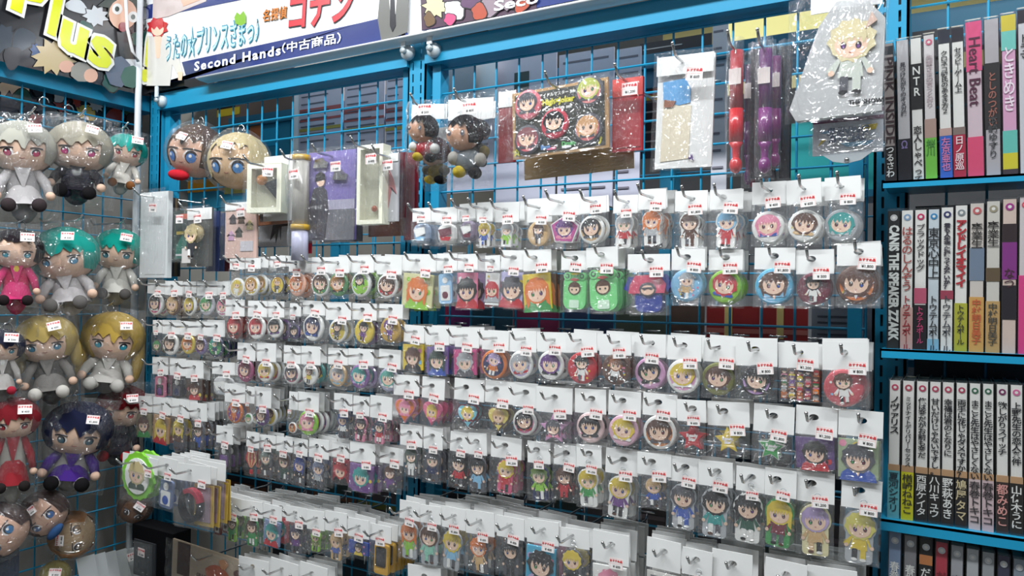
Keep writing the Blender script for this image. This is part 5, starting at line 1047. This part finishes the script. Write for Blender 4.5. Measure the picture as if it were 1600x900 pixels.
def book(label, bx, off, z0, hgt, wdt, dep, col, title, tcol='k', tsize=.0115, ttop=.9, author=None, acol='w', band=None, bandh=.3, asize=.0105, bands=(), lean=0, group=None, dot=None, rot=False, wrap=True, tbold=.00018, spans=None):
    root = thing('book', label, 'book', (bx, D - off, z0), (0, R(lean), 0), group)
    b = B(); b.box(-wdt/2, wdt/2, 0, .0008, 0, hgt, col); b.box(-wdt/2, -wdt/2 + .0008, 0, dep, 0, hgt, col); b.box(wdt/2 - .0008, wdt/2, 0, dep, 0, hgt, col); cv = b.build('cover', 'gloss', root)
    B().box(-wdt/2 + .0009, wdt/2 - .0009, .002, dep - .003, .003, hgt - .003, '#e4dfce').build('pages', 'paper', root)
    if band: part_box(cv, 'spine_band', -wdt/2, wdt/2, -.0004, 0, 0, hgt * bandh, band, 'gloss')
    for k, (v0, v1, c_) in enumerate(bands): part_box(cv, 'spine_print', -wdt * .5, wdt * .5, -.0005 - .0001 * k, 0, hgt * v0, hgt * v1, c_, 'gloss')
    if dot: b = B(); b.prism(circ(0, hgt * .95, wdt * .3, n=14), -.0007, 0, dot); b.fan(circ(0, hgt * .95, wdt * .14, n=10), -.0009, WHITE_); b.build('publisher_mark', 'gloss', cv)
    if title:
        if rot:
            t = text_mesh(title, tsize, tcol, bold=tbold); L_ = max(v[0] for v in t.v) - min(v[0] for v in t.v); span = hgt * (rot if isinstance(rot, float) else .6); s = span / L_
            t.v = [(v[2], -.0012, -v[0] * s) for v in t.v]; o = t.build('title', 'print', cv); o.location = (0, 0, hgt * ttop - span / 2)
        else:
            t = text_mesh(vtext(title), tsize, tcol, bold=tbold, lines=.92, y=-.0012); zz = [v[2] for v in t.v]; span = (spans or (len(title) * tsize / hgt * 1.02)) * hgt; s = span / (max(zz) - min(zz)); m_ = (max(zz) + min(zz)) / 2
            xq = min(1.0, s * 1.12); t.v = [(v[0] * xq, v[1], (v[2] - m_) * s) for v in t.v]; o = t.build('title', 'print', cv); o.location = (0, 0, hgt * ttop - span / 2)
    if author:
        t = text_mesh(vtext(author), asize, acol, bold=.0002, lines=.95, y=-.0013); zz = [v[2] for v in t.v]; span = min(len(author) * asize * 1.05, hgt * (bandh * .82 if band else .4)); s = span / (max(zz) - min(zz)); m_ = (max(zz) + min(zz)) / 2
        xq = min(1.0, s * 1.12); t.v = [(v[0] * xq, v[1], (v[2] - m_) * s) for v in t.v]; o = t.build('author_name', 'print', cv); o.location = (0, 0, hgt * ((bandh if band else .4) * .96) - span / 2)
    if wrap: B().box(-wdt/2 - .0006, wdt/2 + .0006, -.0016, .004, -.0, hgt + .003, 'w').build('shrink_wrap', 'bookfilm', root)
    return root
def shelf_books(rows, ytop, group, off=SO):
    # rows: (pixel left, pixel right at mid height, label, kwargs)
    for (x0, x1, zs, ht, label, kw) in rows:
        A_, C_ = P(x0, ytop, off), P(x1, ytop, off)
        book(label, (A_.x + C_.x) / 2, off, zs, ht, (C_.x - A_.x) * .96, .112, group=group, **kw)
z1 = SHZ[0]; h1 = P(1400, 64, SO).z - z1
K = dict
shelf_books([
 (1384, 1402, z1, h1*.99, 'grey and black book reading INSIDE, leftmost on the upper shelf', K(col='#b4a8a4', title='PINK INSIDE', tcol='#4a3438', tsize=.015, ttop=.9, rot=.62, band='#2c2628', bandh=.26, author='つるさわ', bands=[(.92, .98, '#3a3c40')], lean=-1.6)),
 (1405, 1426, z1, h1*1.0, 'light grey book with an omega sign and black base', K(col='#c8c6c8', title='見つけたがりのオメガ様', tcol='#4a4a50', tsize=.0072, ttop=.84, spans=.38, band='#26242a', bandh=.3, author='Ω', acol='#8c7cb0', lean=-1.6)),
 (1427, 1446, z1, h1*1.0, 'white book with black block letters, upper shelf', K(col=WHITE_, title='NTR', tcol='w', tsize=.013, ttop=.8, bands=[(.5, .82, '#2a2a2c')], author='恋人しゃべって', acol='#3a3436', lean=-1.6)),
 (1447, 1466, z1, h1*1.01, 'white book with pale lettering and green base', K(col='#e2dcdc', title='先輩さまの言うとおり', tcol='#b8a8ac', tsize=.010, ttop=.86, spans=.36, band='#7cc850', bandh=.29, author='桜川', acol='#4a8c3a', bands=[(.29, .42, '#b89a90')], dot='#d8708c', lean=-1.5)),
 (1470, 1490, z1, h1*1.03, 'white book with dark top, black title and blue base', K(col=WHITE_, title='クロネコ彼氏のあるき方２', tcol='#2a2a2c', tsize=.0088, ttop=.86, spans=.42, band='#3a6cc8', bandh=.29, author='左京亜也', acol='#d880b0', bands=[(.91, 1.0, '#3a3c48'), (.29, .34, '#c8a8a0')], lean=-1.5)),
 (1491, 1511, z1, h1*1.03, 'white book with dark top and crimson base', K(col=WHITE_, title='セラピーゲーム上', tcol='#2a2a2c', tsize=.0088, ttop=.87, spans=.3, band='#b8304c', bandh=.29, author='日ノ原巡', acol='#f0d8dc', bands=[(.91, 1.0, '#3a3640'), (.29, .34, '#8c7a74')], lean=-1.4)),
 (1513, 1539, z1, h1*1.06, 'pink book reading Heart Beat, thickest on the upper shelf', K(col='#d8c4cc', title='Heart Beat', tcol='#5a2a44', tsize=.018, ttop=.9, rot=.44, band='#e0567c', bandh=.26, author='', bands=[(.68, 1.0, '#e0608c')], lean=-1.3)),
 (1541, 1566, z1, h1*1.06, 'grey book with black middle panel, upper shelf', K(col='#b8b4b8', title='としのつがい', tcol='#a86a5c', tsize=.010, ttop=.66, spans=.34, bands=[(.3, .72, '#3a3638')], author='本崎ゆすり', acol='#4a4a4c', lean=-1.2)),
 (1568, 1592, z1, h1*1.07, 'pastel pink, teal and yellow book, upper shelf', K(col='#dca8c8', title='ときめき', tcol='#f0e4ec', tsize=.014, ttop=.8, spans=.4, bands=[(.9, 1.0, '#d8c850'), (.78, .9, '#7ccac0'), (.14, .28, '#6cc4b8'), (.04, .14, '#d8cc3c'), (0, .04, '#4a3c44')], author='', lean=-1.2)),
 (1594, 1616, z1, h1*1.09, 'white book with dark cap at the right edge, upper shelf', K(col='#d0d0d4', title='ドラマ', tcol='#2a2a2c', tsize=.011, ttop=.85, bands=[(.92, 1.0, '#3a3640')], lean=-1.2)),
], 180, 'books on the upper shelf')
z2 = SHZ[1]; h2 = P(1400, 326, SO).z - z2 - .003
TP = 'トウテムポール'
shelf_books([
 (1386, 1406, z2, h2, 'black book with large white letters, leftmost on second shelf', K(col='#2a2c2c', title='CANIS THE SPEAKER ZZAKK', tcol='#e0e4e0', tsize=.0155, ttop=.9, rot=.84, dot='#c8c8c8', tbold=.0008)),
 (1407, 1427, z2, h2, 'white book with red handwritten title and red crossed base', K(col=WHITE_, title='はるのしんぞう', tcol='#a84a44', tsize=.014, ttop=.88, spans=.46, bands=[(0, .3, '#d4b0a8')], author=TP, acol='#a83038', dot='#8ca8c8')),
 (1428, 1448, z2, h2, 'white book with black base and pink author name', K(col=WHITE_, title='ブラックドッグ', tcol='#4a4448', tsize=.0115, ttop=.9, spans=.34, band='#241c22', bandh=.32, author=TP, acol='#d84a80', bands=[(.33, .44, '#c8607c')], dot='#c83a6a')),
 (1449, 1468, z2, h2, 'white book with sparse black title and pale blue foot', K(col='#d2dce2', title='東京心中上', tcol='#2a2a2c', tsize=.013, ttop=.87, spans=.36, author=TP, acol='#3a3a3c', dot='#3a8cc0', bands=[(0, .08, '#8cc0d8')])),
 (1469, 1490, z2, h2*1.01, 'white book with bold dark title above a red-haired head', K(col=WHITE_, title='君も人生棒に振ってみないか？', tcol='#3a3440', tsize=.0115, ttop=.89, spans=.46, author=TP, acol='#4a4a50', dot='#3a3c6c', bands=[(.36, .42, '#a8485c')], tbold=.0006)),
 (1491, 1512, z2, h2*1.02, 'white book with bold red title and yellow-green base', K(col=WHITE_, title='アンドレイオマイイ', tcol='#b8343c', tsize=.013, ttop=.9, spans=.46, band='#b8b840', bandh=.33, author=TP, acol='#3a3c2c', dot='#8c9498', tbold=.0009)),
 (1514, 1538, z2, h2*1.03, 'white and orange-tan book with a standing blond figure', K(col='#d8d0c8', title='卒業生', tcol='#3a3634', tsize=.014, ttop=.87, spans=.17, band='#d8a860', bandh=.37, author='中村明日美子', acol='#c8603c', dot='#c86a6c', bands=[(.48, .70, '#7c8ca0')])),
 (1540, 1563, z2, h2*1.04, 'white and tan book with a crouching figure and dark author name', K(col='#d8d4cc', title='卒業生', tcol='#3a3634', tsize=.014, ttop=.87, spans=.17, band='#c8a46c', bandh=.34, author='中村明日美子', acol='#4a4a44', dot='#a8a088', bands=[(.47, .56, '#6a5a44')])),
 (1565, 1589, z2, h2*1.05, 'white book with purple diamond and black diamond', K(col='#dcc8bc', title='なつ', tcol='#4a2a34', tsize=.012, ttop=.55, bands=[(.72, .84, '#3a2c30'), (.48, .72, '#8c3a8c'), (.22, .44, '#2a262c')], dot='#a83a8c')),
 (1591, 1612, z2, h2*1.06, 'bright pink book at the right edge of second shelf', K(col='#d8d0d0', title='', band='#e04a8c', bandh=.5, dot='#d85a6c')),
], 430, 'books on the second shelf')
z3 = SHZ[2]; h3 = P(1400, 592, SO).z - z3 - .002
T3 = [('ノヴァリス', '夏河シオリ', '#6cc0cc', '#26404a', 'cyan', '#c8506c', .27), ('ミッドナイトデリバリーセックス', '楢崎ねねこ', '#e0dc20', '#3a3a20', 'yellow', '#b85060', .50), ('俺は変だがお前も変だ', '西原ケイタ', '#26241f', 'w', 'black', '#b84a64', .43), ('甘いだけじゃないですし。', '八川キュウ', '#26241f', 'w', 'black', '#b84a64', .54),
      ('幸福は君のとなりに', '野萩あき', '#26221f', 'w', 'black', '#b84a64', .40), ('両手に花じゃダメですか？', '鳩屋タマ', '#2a2422', '#d8c8a0', 'black', '#b84a64', .54), ('まこと先生はやさしくない', '春巻トキコ', '#dcc8c8', '#3a3436', 'pale pink', '#3a6c54', .54), ('まこと先生はやさしくない', '春巻トキコ', '#d8c0c4', '#3a3436', 'pale pink', '#3a6c54', .54),
      ('欲しがりスイッチ', '都みめこ', '#3a2c2a', '#e8a8a0', 'dark brown', '#7c3460', .36), ('上野先生の恋人条件', '山佐木うに', '#26241f', 'w', 'black', '#d870a0', .42)]
XS3 = [(1387, 1406), (1408, 1428), (1430, 1450), (1451, 1470), (1471, 1491), (1493, 1512), (1514, 1533), (1535, 1554), (1557, 1577), (1579, 1600)]
rows = []
for k, ((x0, x1), (ti, au, bc_, ac, cn_, dc, sp)) in enumerate(zip(XS3, T3)):
    rows.append((x0, x1, z3, h3 * (1 + .002 * k), f'white book with {cn_} base, {ORD[k]} from the left on the third shelf', K(col=WHITE_, title=ti, tcol='#26262a', tsize=.0128, ttop=.885, spans=sp, band=bc_, bandh=.345, author=au, acol=ac, asize=.0125, dot=dc, bands=[(.345, .39, '#c8a078')], tbold=.00028, lean=.3 - .08 * k)))
rows.append((1602, 1622, z3, h3, 'white book with pink edge cut by the right side of the third shelf', K(col='#dca0b8', title='')))
shelf_books(rows, 700, 'books on the third shelf')
z4 = SHZ[3]; h4 = P(1400, 832, SO).z - z4
C4 = [('#8ca0c0', 'silver-blue', '春巻', 'w'), ('#8c8c90', 'grey', '春巻のエ', 'w'), ('#1c1a1c', 'black and orange', 'だってまだ', 'w'), ('#b83c4c', 'crimson', 'だめ', '#7a1c2c'), ('#a8aab0', 'silver', '恋人のに', '#3a3a3c'), ('#b4b8bc', 'pale silver', 'ぼく', '#3a3a3c'), ('#a0a4a8', 'silver with dark patch', '猫', 'k'), ('#3c3c54', 'dark indigo', 'つがい', '#c8b8c8'), ('#8c98a4', 'grey-blue', '夜', 'k'), ('#7c8084', 'dull grey', '朝', 'k')]
rows = []
for k, (c_, nm_, ti, tc) in enumerate(C4):
    x0 = 1385 + k * 24.3; x1 = x0 + 21
    rows.append((x0, x1, z4, h4 * (1 - .006 * k), f'{nm_} book standing on the lowest shelf, {ORD[k]} from the left', K(col=c_, title=ti, tcol=tc, tsize=.012, ttop=.82, dot='#d0d4d8', bands=[(.84, .9, '#c8824c')] if k == 2 else [], wrap=True, lean=.6)))
shelf_books(rows, 870, 'books on the lowest shelf')
